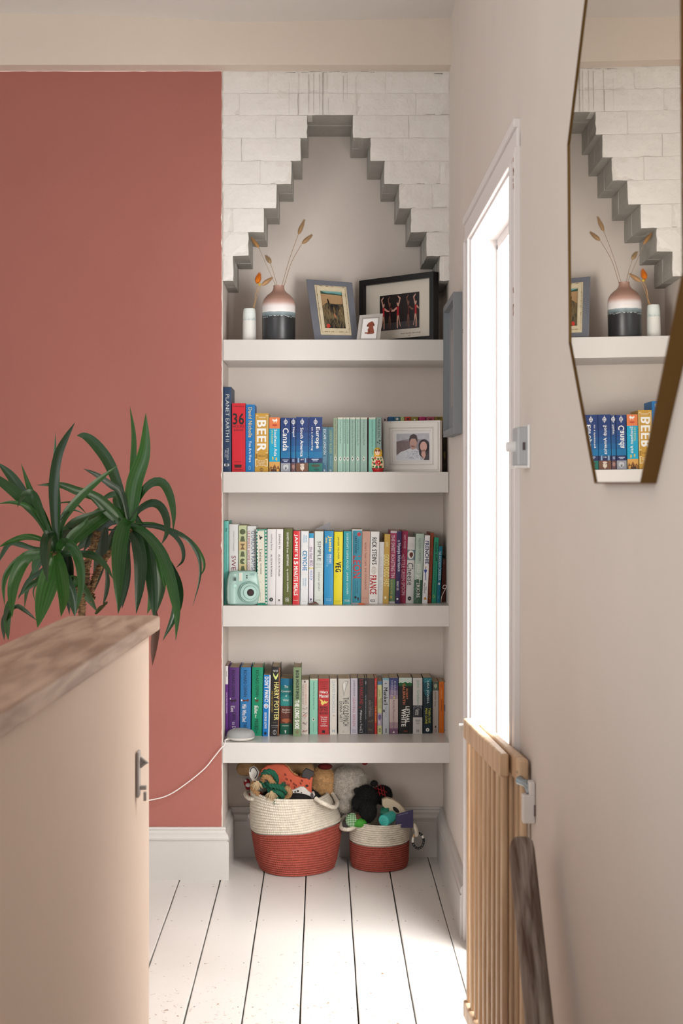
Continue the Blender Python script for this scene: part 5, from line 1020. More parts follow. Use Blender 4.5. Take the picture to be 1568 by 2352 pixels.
b = MB(); b.lathe([(dr(.0575)+.0008, .0570), (dr(.0585)+.0008, .0585)], 32); o = b.build('scarf_hem', mat((190, 120, 30), .3), None); o.parent = t
b = MB(); b.lathe([(dr(.0140)+.0006, .0132), (dr(.0148)+.0006, .0148)], 32); o = b.build('waist_line', mat((90, 16, 20), .3), None); o.parent = t

# ------------------------------------------------------------------ mint instant camera
z3 = shelf_z[2]
cm = mat((156, 186, 177), .35, .05, 200); cmd = mat((134, 170, 160), .4); Yc = 5.232
def C3(x, y, Y=Yc): return Z('C', x, y, Y)
cw = .0058; zb = C3(330, 1182).z
t = empty('instant_camera', (C3(322, 1180).x, Yc+.03, z3), 'mint green instant camera leaning on the left end of the cookbook row', 'camera')
outl = [(112, 960), (122, 850), (140, 775), (165, 748), (240, 740), (400, 738), (470, 740), (505, 765), (520, 830), (535, 940), (540, 1020), (530, 1080), (520, 1140), (500, 1172), (450, 1182), (300, 1182), (160, 1180), (125, 1168), (112, 1100)]
def camz(y): return C3(0, y).z
def cpt(x, y, dy): p = C3(x, y); return Vector((p.x, Yc+dy, max(z3+.0005, p.z+(z3-camz(1182)))))
n = len(outl); cen = (325, 960)
def ringc(s, dy): return [cpt(cen[0]+(x-cen[0])*s, cen[1]+(y-cen[1])*s, dy) for x, y in outl]
b = MB(); rs = [ringc(.88, 0), ringc(.96, .003), ringc(1, .010), ringc(1, .030), ringc(.95, .038)]
rs = [r for r in rs]; allv = [p for r in rs for p in r]
b.add(allv, [(i*n+k, i*n+(k+1)%n, (i+1)*n+(k+1)%n, (i+1)*n+k) for i in range(4) for k in range(n)]+[tuple(range(n)), tuple(4*n+k for k in range(n))])
rel(b, 'camera_body', cm, t, smooth=True)
b = MB(); g0 = cpt(185, 960, 0)    # hand grip bulge, left third
vs = []; m_ = 8
for i in range(m_+1):
    for (x, y) in [(125, 1160), (115, 1060), (116, 950), (128, 850), (150, 775)]:
        a_ = pi*i/m_; x2 = x+8+(265-x-8)*(i/m_); vs.append(cpt(x2, y, .004-.010*sin(a_)))
b.add(vs, [(i*5+k, i*5+k+1, (i+1)*5+k+1, (i+1)*5+k) for i in range(m_) for k in range(4)]); rel(b, 'hand_grip', cm, t, smooth=True)
def ycyl(b, x, y, r, d0, d1, r2=None, n=40):
    p = cpt(x, y, 0); r2 = r2 or r
    vs = [Vector((p.x+r*cos(2*pi*k/n), Yc+d0, p.z+r*sin(2*pi*k/n))) for k in range(n)]+[Vector((p.x+r2*cos(2*pi*k/n), Yc+d1, p.z+r2*sin(2*pi*k/n))) for k in range(n)]
    b.add(vs, [(k, (k+1)%n, n+(k+1)%n, n+k) for k in range(n)]+[tuple(range(n)), tuple(range(2*n-1, n-1, -1))])
u_ = Yc/FPX/5.6
b = MB(); ycyl(b, 404, 1012, 140*u_, .004, -.010, 134*u_); rel(b, 'lens_barrel', cmd, t, bevel=.001)
b = MB(); ycyl(b, 410, 1012, 126*u_, -.009, -.0185, 116*u_); rel(b, 'lens_ring', cm, t, bevel=.0008)
b = MB(); ycyl(b, 420, 1012, 86*u_, -.018, -.0215, 82*u_); rel(b, 'lens_front', mat((164, 194, 186), .35), t, bevel=.0006)
b = MB(); p = cpt(420, 1012, 0); b.torus((p.x, Yc-.0206, p.z), 85*u_, .0005, 'Y', 36, 6); rel(b, 'lens_groove', mat((110, 150, 138), .4), t)
b = MB(); ycyl(b, 425, 1012, 46*u_, -.0212, -.022); rel(b, 'lens_glass', mat((34, 28, 30), .08, spec=.8), t)
b = MB(); ycyl(b, 425, 1012, 26*u_, -.022, -.0223); rel(b, 'lens_aperture', mat((62, 44, 44), .15), t)
b = MB(); a0, a1 = cpt(196, 866, 0), cpt(238, 814, 0); b.box((a0.x, Yc-.009, a0.z), (a1.x, Yc-.002, a1.z)); rel(b, 'viewfinder', mat((120, 138, 134), .3), t, bevel=.0005)
b = MB(); a0, a1 = cpt(208, 862, 0), cpt(236, 828, 0); b.box((a0.x, Yc-.0093, a0.z), (a1.x, Yc-.009, a1.z)); rel(b, 'viewfinder_glass', mat((70, 84, 84), .1), t)
b = MB(); a0, a1 = cpt(268, 872, 0), cpt(318, 758, 0); b.box((a0.x, Yc-.003, a0.z), (a1.x, Yc+.004, a1.z)); rel(b, 'flash_rim', mat((190, 214, 204), .3), t, bevel=.0018, )
b = MB(); a0, a1 = cpt(275, 864, 0), cpt(311, 766, 0); b.box((a0.x, Yc-.0036, a0.z), (a1.x, Yc-.002, a1.z)); rel(b, 'flash_window', mat((226, 222, 210), .12, metal=.3), t, bevel=.0008)
b = MB(); ycyl(b, 222, 928, 24*u_, -.002, -.0085, 22*u_, 24); rel(b, 'shutter_button', mat((176, 210, 198), .3), t, bevel=.0006)
b = MB(); ycyl(b, 374, 802, 9*u_, .0, -.0006, None, 14); ycyl(b, 374, 828, 9*u_, .0, -.0006, None, 14); rel(b, 'sensor_windows', mat((36, 36, 38), .2), t)
b = MB(); vs, fs = textmesh('instax'); q0, q1 = cpt(412, 784, 0), cpt(476, 768, 0); b.add([(q0.x+x*(q1.x-q0.x), Yc-.0004, q0.z+y*(q1.z-q0.z)) for x, y in vs], fs)
vs, fs = textmesh('mini 8'); q0, q1 = cpt(424, 797, 0), cpt(468, 788, 0); b.add([(q0.x+x*(q1.x-q0.x), Yc-.0004, q0.z+y*(q1.z-q0.z)) for x, y in vs], fs); rel(b, 'camera_lettering', mat((60, 100, 110), .4), t)
b = MB(); b.ball(cpt(548, 886, .018), (.0045, .006, .0045), 14, 10); rel(b, 'strap_lug', cmd, t, smooth=True)

# loose slips and tags among the cookbooks
t = empty('paper_slip', Z('C', 1360, 220, 5.40), 'grey card slip sticking up behind the pale and blue cookbooks', 'card'); t.location.z = z3
b = MB(); b.hexa([Vector((Z('C', 1255, 1100, 5.46).x, 5.465, z3+.001)), Vector((Z('C', 1480, 1100, 5.46).x, 5.465, z3+.001)), Vector((Z('C', 1480, 1100, 5.46).x, 5.467, z3+.001)), Vector((Z('C', 1255, 1100, 5.46).x, 5.467, z3+.001))],
   [Z('C', 1252, 196, 5.465), Z('C', 1446, 104, 5.465), Z('C', 1446, 104, 5.467), Z('C', 1252, 196, 5.467)]); rel(b, 'card_face', mat((168, 164, 168), .6), t)
def leathertag(label, pts, col, Y):
    P3 = [Z('C', x, y, Y) for x, y in pts]; mz_ = min(p.z for p in P3)
    for p in P3: p.z += z3+.0004-mz_
    t = empty('leather_tab', P3[0], label, 'bookmark')
    b = MB(); n = len(P3); b.add(P3+[p+Vector((0, .01, 0)) for p in P3], [tuple(range(n)), tuple(range(2*n-1, n-1, -1))]+[(i, (i+1)%n, (i+1)%n+n, i+n) for i in range(n)]); rel(b, 'tab', mat(col, .7), t)
leathertag('crumpled brown leather scrap at the foot of the white cookbooks', [(1172, 1180), (1172, 1160), (1215, 1166), (1238, 1140), (1262, 1145), (1300, 1178), (1250, 1172), (1210, 1182)], (96, 68, 56), 5.252)
leathertag('tiny orange tab lying at the foot of the turquoise and pink-beige cookbooks', [(1796, 1158), (1826, 1140), (1870, 1146), (1905, 1156), (1850, 1162)], (196, 92, 48), 5.256)
t = empty('white_cord', Z('D', 1400, 1000, 5.27), 'thin white cord with a loop in front of the short brick-brown book', 'cord'); t.location.z = z3
b = MB(); b.tube(crom([Z('D', 1366, 1094, 5.275), Z('D', 1370, 1040, 5.27), Z('D', 1392, 985, 5.268), Z('D', 1422, 930, 5.268), Z('D', 1430, 895, 5.268), Z('D', 1408, 886, 5.268), Z('D', 1390, 905, 5.268), Z('D', 1392, 930, 5.268), Z('D', 1416, 928, 5.269)], 40), .0009, 6); rel(b, 'cord_loop', mat((214, 206, 200), .7), t)

# ------------------------------------------------------------------ smart speaker and its cable
z4 = shelf_z[3]; Ys = 5.275
sc_ = Vector((Z('E', 295, 1100, Ys).x, Ys, z4)); R = 183/5.6/FPX*Ys
t = empty('smart_speaker', sc_, 'puck-shaped pale grey fabric smart speaker at the left of the lowest shelf', 'speaker')
b = MB(); b.lathe([(0, 0), (R*.62, 0), (R*.84, .003), (R*.95, .008), (R*.985, .0125), (R*.98, .0135)], 48); b.smooth = True; o = b.build('base_shell', mat((214, 210, 202), .4), None); o.parent = t
b = MB(); b.lathe([(R*.985, .0132), (R, .0165), (R*.985, .022), (R*.93, .029), (R*.82, .0345), (R*.62, .039), (R*.35, .0415), (0, .0422)], 48); b.smooth = True; o = b.build('fabric_top', mat((162, 162, 162), .95, .9, 900, .08, 500), None); o.parent = t
o = empty('power_cable', Z('E', 150, 1160, 5.24), 'thin white power cable trailing from the smart speaker down to the left', 'cable')
b = MB(); cp = [Vector((sc_.x-R*.9, Ys-.02, z4+.006)), Vector((sc_.x-R*1.1, Ys-.035, z4+.004)), P(517, 1702, 5.226), P(515, 1712, 5.208)]+[P(x, y, 5.2) for x, y in ((509, 1717), (490, 1741), (468, 1767), (426, 1801), (385, 1827), (343, 1838), (300, 1842), (250, 1850))]
b.tube(crom(cp, 60), .0021, 8); b.smooth = True; rel(b, 'cord', mat((232, 226, 220), .5), o)
b = MB(); b.tube([cp[0]+Vector((.012, .0, 0)), cp[0], cp[0]+(cp[1]-cp[0])*.6], [.0045, .0042, .003], 10); rel(b, 'plug', mat((222, 216, 208), .5), o)
# ------------------------------------------------------------------ yucca behind the half-wall
pc = P(118, 1260, 4.3)
pot = Vector((P(180, 1300, 4.35).x, 4.35, 0))
plant = empty('yucca_plant', pot, 'large green yucca in a pot behind the half-wall, against the red wall', 'plant')
def leafmat():
    m = bpy.data.materials.new('leaf'); m.use_nodes = True; n = m.node_tree.nodes; L = m.node_tree.links; p = n['Principled BSDF']
    at = n.new('ShaderNodeAttribute'); at.attribute_name = 'across'
    oi = n.new('ShaderNodeObjectInfo')
    r = n.new('ShaderNodeValToRGB'); r.color_ramp.elements[0].color = lin((24, 50, 28)); r.color_ramp.elements[1].color = lin((48, 92, 34))
    L.new(oi.outputs['Random'], r.inputs[0])
    w1 = n.new('ShaderNodeMath'); w1.operation = 'MULTIPLY'; w1.inputs[1].default_value = 34; L.new(at.outputs['Fac'], w1.inputs[0])
    w2 = n.new('ShaderNodeMath'); w2.operation = 'SINE'; L.new(w1.outputs[0], w2.inputs[0])
    w3 = n.new('ShaderNodeMapRange'); w3.inputs[1].default_value = -1; w3.inputs[2].default_value = 1; w3.inputs[3].default_value = .78; w3.inputs[4].default_value = 1.12; L.new(w2.outputs[0], w3.inputs[0])
    mx = n.new('ShaderNodeMix'); mx.data_type = 'RGBA'; mx.blend_type = 'MULTIPLY'; mx.inputs[0].default_value = 1
    L.new(r.outputs[0], mx.inputs[6]); L.new(w3.outputs[0], mx.inputs[7]); L.new(mx.outputs[2], p.inputs['Base Color'])
    p.inputs['Roughness'].default_value = .3; p.inputs['Specular IOR Level'].default_value = .5
    p.inputs['Subsurface Weight'].default_value = 0
    return m
lm = leafmat()
leafd = mat((70, 40, 26), .5, key='deadleaf')
CR = (940, 965); CLc = (395, 1150)
def leaf(pts, wpx, Y0, dY, seed, m=None, fold=.35, root=None):
    rnd = random.Random(seed)
    P3 = []
    k = len(pts)
    for i, (x, y) in enumerate(pts):
        t_ = i/(k-1); Yd = Y0+dY*t_**1.2
        P3.append(Z('L', x, y, Yd))
    n = 18; sp = crom(P3, n); wd = wpx/3.136/FPX*Y0
    vs = []; att = []
    tw0 = rnd.uniform(-.35, .35); tw1 = tw0+rnd.uniform(-.5, .5)
    for i in range(n+1):
        t_ = i/n; tg = (sp[min(i+1, n)]-sp[max(i-1, 0)]).normalized()
        sd = tg.cross(Vector((0, 1, 0))); 
        if sd.length < .05: sd = Vector((1,0,0))
        sd.normalize(); nrm = sd.cross(tg).normalized()
        if nrm.y > 0: nrm = -nrm
        tw = tw0+(tw1-tw0)*t_
        s2 = sd*cos(tw)+nrm*sin(tw); n2 = -sd*sin(tw)+nrm*cos(tw)
        pr = (.42+.58*min(1, t_/.4)**.8) if t_ < .4 else (1-((t_-.4)/.6)**2.4)
        h = wd/2*max(pr, .015)
        for j, q in enumerate((-1, -.5, 0, .5, 1)):
            vs.append(sp[i]+s2*h*q+n2*(-h*fold*(1-abs(q)))); att.append((q+1)/2)
    b = MB(); b.add(vs, [(i*5+j, i*5+j+1, (i+1)*5+j+1, (i+1)*5+j) for i in range(n) for j in range(4)]); b.smooth = True
    me = bpy.data.meshes.new('leaf'); me.from_pydata([tuple(v-pot) for v in vs], [], b.f); me.materials.append(m or lm)
    for p in me.polygons: p.use_smooth = True
    a_ = me.attributes.new('across', 'FLOAT', 'POINT'); a_.data.foreach_set('value', att)
    o = bpy.data.objects.new('leaf', me); COL.objects.link(o); o.parent = plant
    return o
YR, YLc = 4.5, 4.25
LV = [ # points, width, side (R/L), depth run
 ([(938,960),(945,850),(970,650),(1040,430),(1050,150)], 120, 'R', -.05),
 ([(935,900),(948,700),(960,480),(962,300),(935,103)], 46, 'R', .08),
 ([(925,940),(870,740),(790,520),(690,380),(610,318),(553,316)], 84, 'R', .1),
 ([(925,930),(880,740),(800,672),(700,600),(600,553)], 48, 'R', -.15),
 ([(900,950),(830,860),(700,760),(560,715),(430,670),(262,672)], 66, 'R', -.25),
 ([(880,975),(840,930),(770,870),(690,790),(620,735)], 44, 'R', -.12),
 ([(945,930),(1000,760),(1085,660),(1170,655),(1225,750),(1250,880),(1246,1008)], 66, 'R', -.1),
 ([(940,930),(1000,850),(1090,800),(1160,830),(1200,920),(1200,1020),(1160,1103)], 60, 'R', -.16),
 ([(950,965),(1080,960),(1210,985),(1340,1050),(1420,1160),(1442,1260),(1432,1380),(1385,1552)], 30, 'R', .05),
 ([(950,950),(1100,950),(1250,1005),(1370,1075),(1450,1180),(1470,1270),(1425,1348)], 32, 'R', .12),
 ([(960,960),(1130,975),(1240,1020),(1310,1110),(1318,1210),(1265,1270)], 34, 'R', .02),
 ([(935,920),(895,960),(862,1100),(850,1300),(850,1575)], 112, 'R', -.2),
 ([(945,985),(980,1060),(1010,1200),(1005,1400),(980,1600)], 96, 'R', -.12),
 ([(935,965),(1040,1010),(1150,1140),(1210,1290),(1250,1450),(1275,1600),(1265,1792)], 84, 'R', -.2),
 ([(1110,1090),(1220,1260),(1280,1430),(1260,1600),(1172,1792)], 80, 'R', -.17),
 ([(985,960),(1050,1080),(1085,1300),(1105,1500),(1110,1640)], 100, 'R', -.02),
 ([(900,900),(800,860),(690,920),(570,1030),(440,1185)], 118, 'R', -.1),
 ([(890,930),(780,930),(690,1010),(600,1150)], 90, 'R', .1),
 ([(760,980),(735,1080),(715,1250),(675,1445)], 96, 'R', .12),
 ([(970,880),(1080,1100),(1150,1280),(1160,1430),(1120,1610)], 80, 'R', .1),
 ([(1110,1560),(1125,1680),(1110,1830),(1097,1972)], 58, 'R', .05, 1),
 ([(900,980),(890,1200),(875,1400),(850,1600)], 96, 'R', .05),
 ([(960,1000),(1120,1120),(1160,1280),(1192,1428)], 50, 'R', .02),
 ([(915,960),(850,830),(820,740),(700,790)], 60, 'R', .1),
 ([(930,960),(850,880),(770,870),(650,960),(520,1100)], 80, 'R', .15),
 ([(940,1000),(860,1000),(760,995),(690,1040)], 16, 'R', .1),
 ([(935,1010),(850,1035),(740,1035)], 14, 'R', .1),
 ([(910,1000),(960,1080),(975,1110)], 34, 'R', .0),
 ([(760,1250),(775,1350),(765,1450),(740,1540)], 34, 'R', .1),
 ([(420,1180),(405,1000),(410,800),(395,560),(400,288)], 62, 'L', .05),
 ([(405,1120),(390,900),(385,680),(415,470),(470,340),(540,220)], 70, 'L', -.05),
 ([(410,1140),(400,950),(395,760),(410,600),(420,520)], 70, 'L', -.02),
 ([(385,1100),(340,960),(270,820),(215,700),(152,515)], 60, 'L', -.05),
 ([(380,1090),(290,910),(150,760),(0,640),(-120,560)], 92, 'L', -.1),
 ([(330,990),(200,790),(90,620),(-20,505)], 84, 'L', .05),
 ([(370,1060),(270,890),(190,820),(80,795),(-20,808)], 34, 'L', -.1),
 ([(360,1040),(300,880),(240,740),(170,745),(125,832)], 58, 'L', -.15),
 ([(380,1120),(290,1060),(180,1045),(70,1080),(-10,1120)], 44, 'L', -.2),
 ([(370,1130),(250,1130),(150,1100),(70,1090),(10,1180),(-30,1260)], 44, 'L', .05),
 ([(390,1150),(280,1150),(160,1190),(60,1290),(25,1400),(35,1545)], 46, 'L', -.08),
 ([(395,1150),(290,1160),(180,1205),(110,1340),(85,1480),(88,1625)], 96, 'L', -.2),
 ([(405,1150),(370,1030),(335,1060),(325,1200),(342,1372)], 94, 'L', -.28),
 ([(400,1150),(420,1220),(445,1340),(460,1480),(440,1620)], 108, 'L', -.3),
 ([(415,1150),(450,1085),(520,1120),(572,1230),(585,1400),(548,1598)], 86, 'L', -.25),
 ([(420,1170),(560,1165),(670,1180),(760,1255),(815,1350)], 60, 'L', -.1),
 ([(400,1180),(370,1300),(320,1480),(270,1700)], 150, 'L', -.15),
 ([(390,1160),(300,1160),(255,1230),(232,1312)], 66, 'L', .02),
 ([(395,1180),(300,1290),(200,1365),(128,1500)], 40, 'L', .05),
 ([(395,1190),(300,1330),(210,1405),(125,1480)], 40, 'L', .1),
 ([(60,1590),(120,1545),(180,1575),(270,1650)], 34, 'L', .12),
 ([(85,1480),(60,1560),(50,1680),(60,1790)], 66, 'L', .1),
 ([(60,1560),(25,1660),(30,1790)], 40, 'L', .15),
 ([(410,1140),(440,960),(490,860),(600,735),(730,620),(852,528)], 62, 'L', .1),
 ([(500,1330),(540,1360),(620,1460),(700,1585)], 84, 'L', .2),
 ([(690,1600),(735,1545),(776,1508)], 44, 'L', .2),
 ([(420,1160),(470,1120),(520,1030),(600,960),(640,900)], 60, 'L', .1),
 ([(430,1000),(480,985),(550,988)], 16, 'L', .1), ([(430,930),(480,870),(540,852),(628,888)], 16, 'L', .1), ([(430,800),(500,795),(560,815),(628,885)], 16, 'L', .15),
 ([(400,1200),(470,1350),(520,1480),(540,1620)], 90, 'L', .0),
 ([(880,930),(800,900),(700,980),(610,1080),(540,1150)], 90, 'R', .18), ([(900,950),(840,1000),(780,1120),(730,1260),(700,1380)], 74, 'R', .22),
 ([(420,1160),(480,1180),(500,1300),(490,1480),(500,1610)], 84, 'L', .08), ([(930,1000),(900,1150),(905,1350),(880,1560)], 80, 'R', .16), ([(410,1150),(460,1030),(540,940),(680,880),(800,830)], 74, 'L', .22),
 ([(400,1160),(300,1220),(230,1330),(190,1450),(175,1560)], 50, 'L', .16), ([(985,1000),(1060,1150),(1100,1330),(1090,1500),(1060,1600)], 72, 'R', .2),
 ([(310,1340),(260,1390),(240,1440),(252,1510)], 14, 'L', .1),
]
for i, e in enumerate(LV):
    pts, wpx, s_d, dY = e[:4]
    leaf(pts, wpx, YR if s_d == 'R' else YLc, dY, i*7+1, leafd if len(e) > 4 else None, fold=.28+.2*((i*37) % 10)/10)
# ringed canes
trunkm = wood((74, 54, 40), (150, 118, 80), (12, 12, 60), .85, key='cane', bump=.8)
def cane(pts, r):
    P3 = [Z('L', x, y, Y) for x, y, Y in pts]+[Vector((pot.x+.02, pot.y, .3))]
    sp = crom(P3, 120); rr_ = [r*(1+.22*abs(sin(i*1.7))) for i in range(121)]
    b = MB(); b.tube(sp, rr_, 10)
    rnd = random.Random(3)
    for i in range(0, 120, 1):         # papery leaf scars
        for _ in range(3):
            a_ = rnd.uniform(0, 2*pi); d = Vector((cos(a_), sin(a_), 0)); p = sp[i]+d*r*1.05
            b.add([p, p+Vector((.006*rnd.uniform(-1,1), .002, .006)), p+d*.007+Vector((0,0,rnd.uniform(.002,.010)))], [(0,1,2)])
    rel(b, 'cane', trunkm, plant)
cane([(940,985,4.5), (850,1110,4.5), (760,1200,4.5), (690,1330,4.45), (640,1480,4.42), (590,1600,4.4)], .008)
cane([(705,1010,4.5), (672,1120,4.48), (625,1260,4.45), (628,1420,4.42), (655,1500,4.42), (590,1600,4.4)], .0095)
cane([(398,1160,4.25), (440,1300,4.28), (520,1450,4.32), (590,1600,4.35)], .009)
b = MB(); b.lathe([(0,0),(.12,0),(.125,.01),(.16,.28),(.165,.3),(.15,.3),(.145,.27),(0,.265)], 40, tuple(pot)); b.smooth = True; rel(b, 'plant_pot', mat((188, 180, 168), .6, .1, 60), plant)

# ------------------------------------------------------------------ rope baskets
def ropemat(c, c2, key):
    m = mat(c, .9, .0, 1, .10, 60, key=key); n = m.node_tree.nodes; L = m.node_tree.links; p = n['Principled BSDF']
    tc = [q for q in n if q.type == 'TEX_COORD'][0]
    sp = n.new('ShaderNodeSeparateXYZ'); L.new(tc.outputs['Object'], sp.inputs[0])
    at = n.new('ShaderNodeMath'); at.operation = 'ARCTAN2'; L.new(sp.outputs[1], at.inputs[0]); L.new(sp.outputs[0], at.inputs[1])
    ph = n.new('ShaderNodeMath'); ph.operation = 'MULTIPLY_ADD'; ph.inputs[1].default_value = 160; L.new(sp.outputs[2], ph.inputs[0])
    m1 = n.new('ShaderNodeMath'); m1.operation = 'MULTIPLY'; m1.inputs[1].default_value = 120; L.new(at.outputs[0], m1.inputs[0]); L.new(m1.outputs[0], ph.inputs[2])
    sn = n.new('ShaderNodeMath'); sn.operation = 'SINE'; L.new(ph.outputs[0], sn.inputs[0])
    t = n.new('ShaderNodeTexNoise'); t.inputs['Scale'].default_value = 300; L.new(tc.outputs['Object'], t.inputs[0])
    ad = n.new('ShaderNodeMath'); ad.operation = 'MULTIPLY_ADD'; ad.inputs[1].default_value = .5; L.new(sn.outputs[0], ad.inputs[0]); L.new(t.outputs['Fac'], ad.inputs[2])
    bp = n.new('ShaderNodeBump'); bp.inputs['Strength'].default_value = .6; bp.inputs['Distance'].default_value = .0016; L.new(ad.outputs[0], bp.inputs['Height']); L.new(bp.outputs[0], p.inputs['Normal'])
    return m
creamr = ropemat((216, 206, 190), None, 'ropecream'); redr = ropemat((160, 76, 62), None, 'ropered')
def basket(c, R, H, nco, nred, fn, label):
    t = empty('rope_basket', c, label, 'basket', None); ch = H/nco
    def ring_profile(i0, i1):
        out = []
        for i in range(i0, i1):
            z0 = i*ch
            for f, bu in ((.02, -.0036), (.2, .0004), (.5, .0018), (.8, .0004)): out.append((bu, z0+f*ch))
        return out
    N = 72
    def wall(i0, i1, name, m):
        pr = ring_profile(i0, i1)
        if i0 == 0: pr = [(-R*.5-.0, 0.0005), (-.02, 0.0005)]+pr
        b = MB(); n = len(pr); vs = []
        for bu, z in pr:
            for k in range(N):
                a = 2*pi*k/N; r, dz, dx, dy = fn(a, z/H); rr_ = max(.001, r+bu); vs.append((dx+rr_*cos(a), dy+rr_*sin(a), z+dz))
        inn = []
        if i1 == nco:
            for z in (H, H*.75, H*.5):
                for k in range(N):
                    a = 2*pi*k/N; r, dz, dx, dy = fn(a, z/H); inn.append((dx+(r-.008)*cos(a), dy+(r-.008)*sin(a), z+dz-.002))
        allv = vs+inn; tot = n+(3 if inn else 0)
        b.add(allv, [(i*N+k, i*N+(k+1)%N, (i+1)*N+(k+1)%N, (i+1)*N+k) for i in range(tot-1) for k in range(N)]+([tuple(range(N-1,-1,-1))] if i0 == 0 else []))
        o = b.build(name, m, None, smooth=True); o.parent = t
    wall(0, nred, 'rust_coils', redr); wall(nred, nco, 'cream_coils', creamr)
    return t
# big basket : leans and bulges
cb = Vector((ZX(680, 5.375), 5.378, .0008))
def fbig(a, v):
    r = .147+.012*sin(v*pi*.9)+(.004*sin(3*a+1)); r *= (.95+.06*min(1, v/.12))
    if v > .55: r += .002
    ca = cos(a); s = max(0, ca)*(-.028*max(0, (v-.62)/.38)+.012*max(0, 1-abs(v-.45)/.3)); s2 = max(0, -ca)*(.012*v)
    tiltz = (.020*ca)*max(0, 1-abs(v-.62)/.35)          # coils ride up to the right
    rim = (.010*(-ca) + .006*sin(a)*0)*max(0, (v-.8)/.2)
    return r+s+s2, tiltz*.9+rim+.0018*sin(5*a+v*9)*min(1,v*3), -.010*v, 0
bb = basket(cb, .15, .288, 32, 18, fbig, 'larger round rope basket, rust red below and cream above, heaped with soft toys')
cs = Vector((ZX(871, 5.395), 5.397, .0008))
def fsmall(a, v):
    r = .106+.007*v+.0025*sin(2*a+1); r *= (.96+.045*min(1, v/.12))
    return r, -.006*abs(cos(a))*max(0, 1-v)*0+.006*cos(a+pi)*max(0, (v-.5)/.5)*.6+.004*abs(cos(a))**3*v, 0, 0
bs = basket(cs, .11, .178, 22, 12, fsmall, 'smaller round rope basket, rust red below and cream above, beside the larger one')
def G(x, y, Y): return Z('G', x, y, Y)
def handle(t, pts, r=.008):
    b = MB(); sp = crom([p for p in pts], 40); b.tube(sp, [r*(1+.06*sin(i*2.2)) for i in range(41)], 10); b.smooth = True; rel(b, 'handle', creamr, t)
handle(bb, [G(262, 296, 5.30), G(200, 290, 5.33), G(178, 262, 5.38), G(196, 246, 5.44), G(240, 262, 5.47)])
handle(bb, [G(628, 290, 5.255), G(680, 322, 5.235), G(745, 348, 5.27), G(768, 320, 5.33), G(752, 285, 5.39), G(735, 260, 5.42)])
handle(bs, [G(890, 468, 5.33), G(845, 490, 5.30), G(795, 482, 5.33), G(790, 440, 5.39), G(815, 405, 5.43), G(850, 400, 5.44)], .0075)
handle(bs, [G(1215, 462, 5.35), G(1255, 458, 5.33), G(1275, 490, 5.33), G(1278, 528, 5.345), G(1262, 520, 5.40), G(1250, 480, 5.43)], .0075)

# ------------------------------------------------------------------ toys
def furball(b, c, r, n, L_, w_, seed, lump=.06, drop=0, core=True, lie=.75):
    rnd = random.Random(seed); r = Vector(r); c = Vector(c)
    f = lambda d: 1+lump*noise.noise(d*2.2+Vector((seed,0,0)))
    if core: b.ball(c, r*.97, 28, 18, f)
    for _ in range(n):
        d = Vector((rnd.gauss(0,1), rnd.gauss(0,1), rnd.gauss(0,1))).normalized()
        if d.y > .5: continue
        p = c+Vector((d.x*r.x, d.y*r.y, d.z*r.z))*f(d)*.965
        tn = (Vector((rnd.gauss(0,1), rnd.gauss(0,1), rnd.gauss(0,1)-drop)))
        tn = (tn-d*tn.dot(d)).normalized(); g_ = (d+tn*lie*rnd.uniform(.6, 1.5)).normalized(); sd = g_.cross(d).normalized()*w_
        q = p+g_*L_*rnd.uniform(.6, 1.2); b.add([p-sd, p+sd, q], [(0,1,2)])
def flatpoly(b, pts, Y, th, tilt=0):   # padded cut-out with rounded rim
    P0 = [G(x, y, Y) for x, y in pts]; cx0 = sum((p for p in P0), Vector())/len(P0); n = len(P0)
    def lay(s, dy): return [cx0+(p-cx0)*s+Vector((0, dy+tilt*(p.z-cx0.z), 0)) for p in P0]
    rs = [lay(.93, -th/2), lay(.985, -th*.38), lay(1, 0), lay(.985, th*.38), lay(.93, th/2)]
    b.add([p for r in rs for p in r], [(i*n+k, i*n+(k+1)%n, (i+1)*n+(k+1)%n, (i+1)*n+k) for i in range(4) for k in range(n)]+[tuple(range(n)), tuple(4*n+k for k in range(n))])
def dots(b, lst, Y, dy):
    for x, y, rx, ry in lst:
        c = G(x, y, Y); k = Y/FPX/2.8; b.add([(c.x+rx*k*cos(2*pi*i/10), c.y+dy, c.z+ry*k*sin(2*pi*i/10)) for i in range(10)], [tuple(range(10))])
def thing(name, x, y, Y, label, cat): return empty(name, G(x, y, Y), label, cat)
# tan corduroy cushion toy wedged under the shelf, behind
t = thing('corduroy_bolster', 370, 112, 5.44, 'tan ribbed bolster-shaped soft toy lying behind the fox, under the lowest shelf', 'soft toy')
b = MB(); c0, c1 = G(118, 98, 5.455), G(625, 104, 5.455); n = 60; vs = []; m_ = 20
for i in range(n+1):
    t_ = i/n; p = c0+(c1-c0)*t_; e = min(t_, 1-t_)*(c1-c0).length; r = .0265*min(1, (1-(1-min(1, e/.03))**2)**.5+.02)*1.0
    for k in range(m_):
        a = 2*pi*k/m_; q = r*(1+.02*(k % 2)); vs.append(p+Vector((0, cos(a)*q*1.3, sin(a)*q)))
vs = [Vector((v.x, v.y, min(v.z, z4-.0545))) for v in vs]
b.add(vs, [(i*m_+k, i*m_+(k+1)%m_, (i+1)*m_+(k+1)%m_, (i+1)*m_+k) for i in range(n) for k in range(m_)]+[tuple(range(m_)), tuple(n*m_+k for k in range(m_))])
rel(b, 'ribbed_body', mat((168, 132, 92), .95, .8, 350, .08, 200), t)
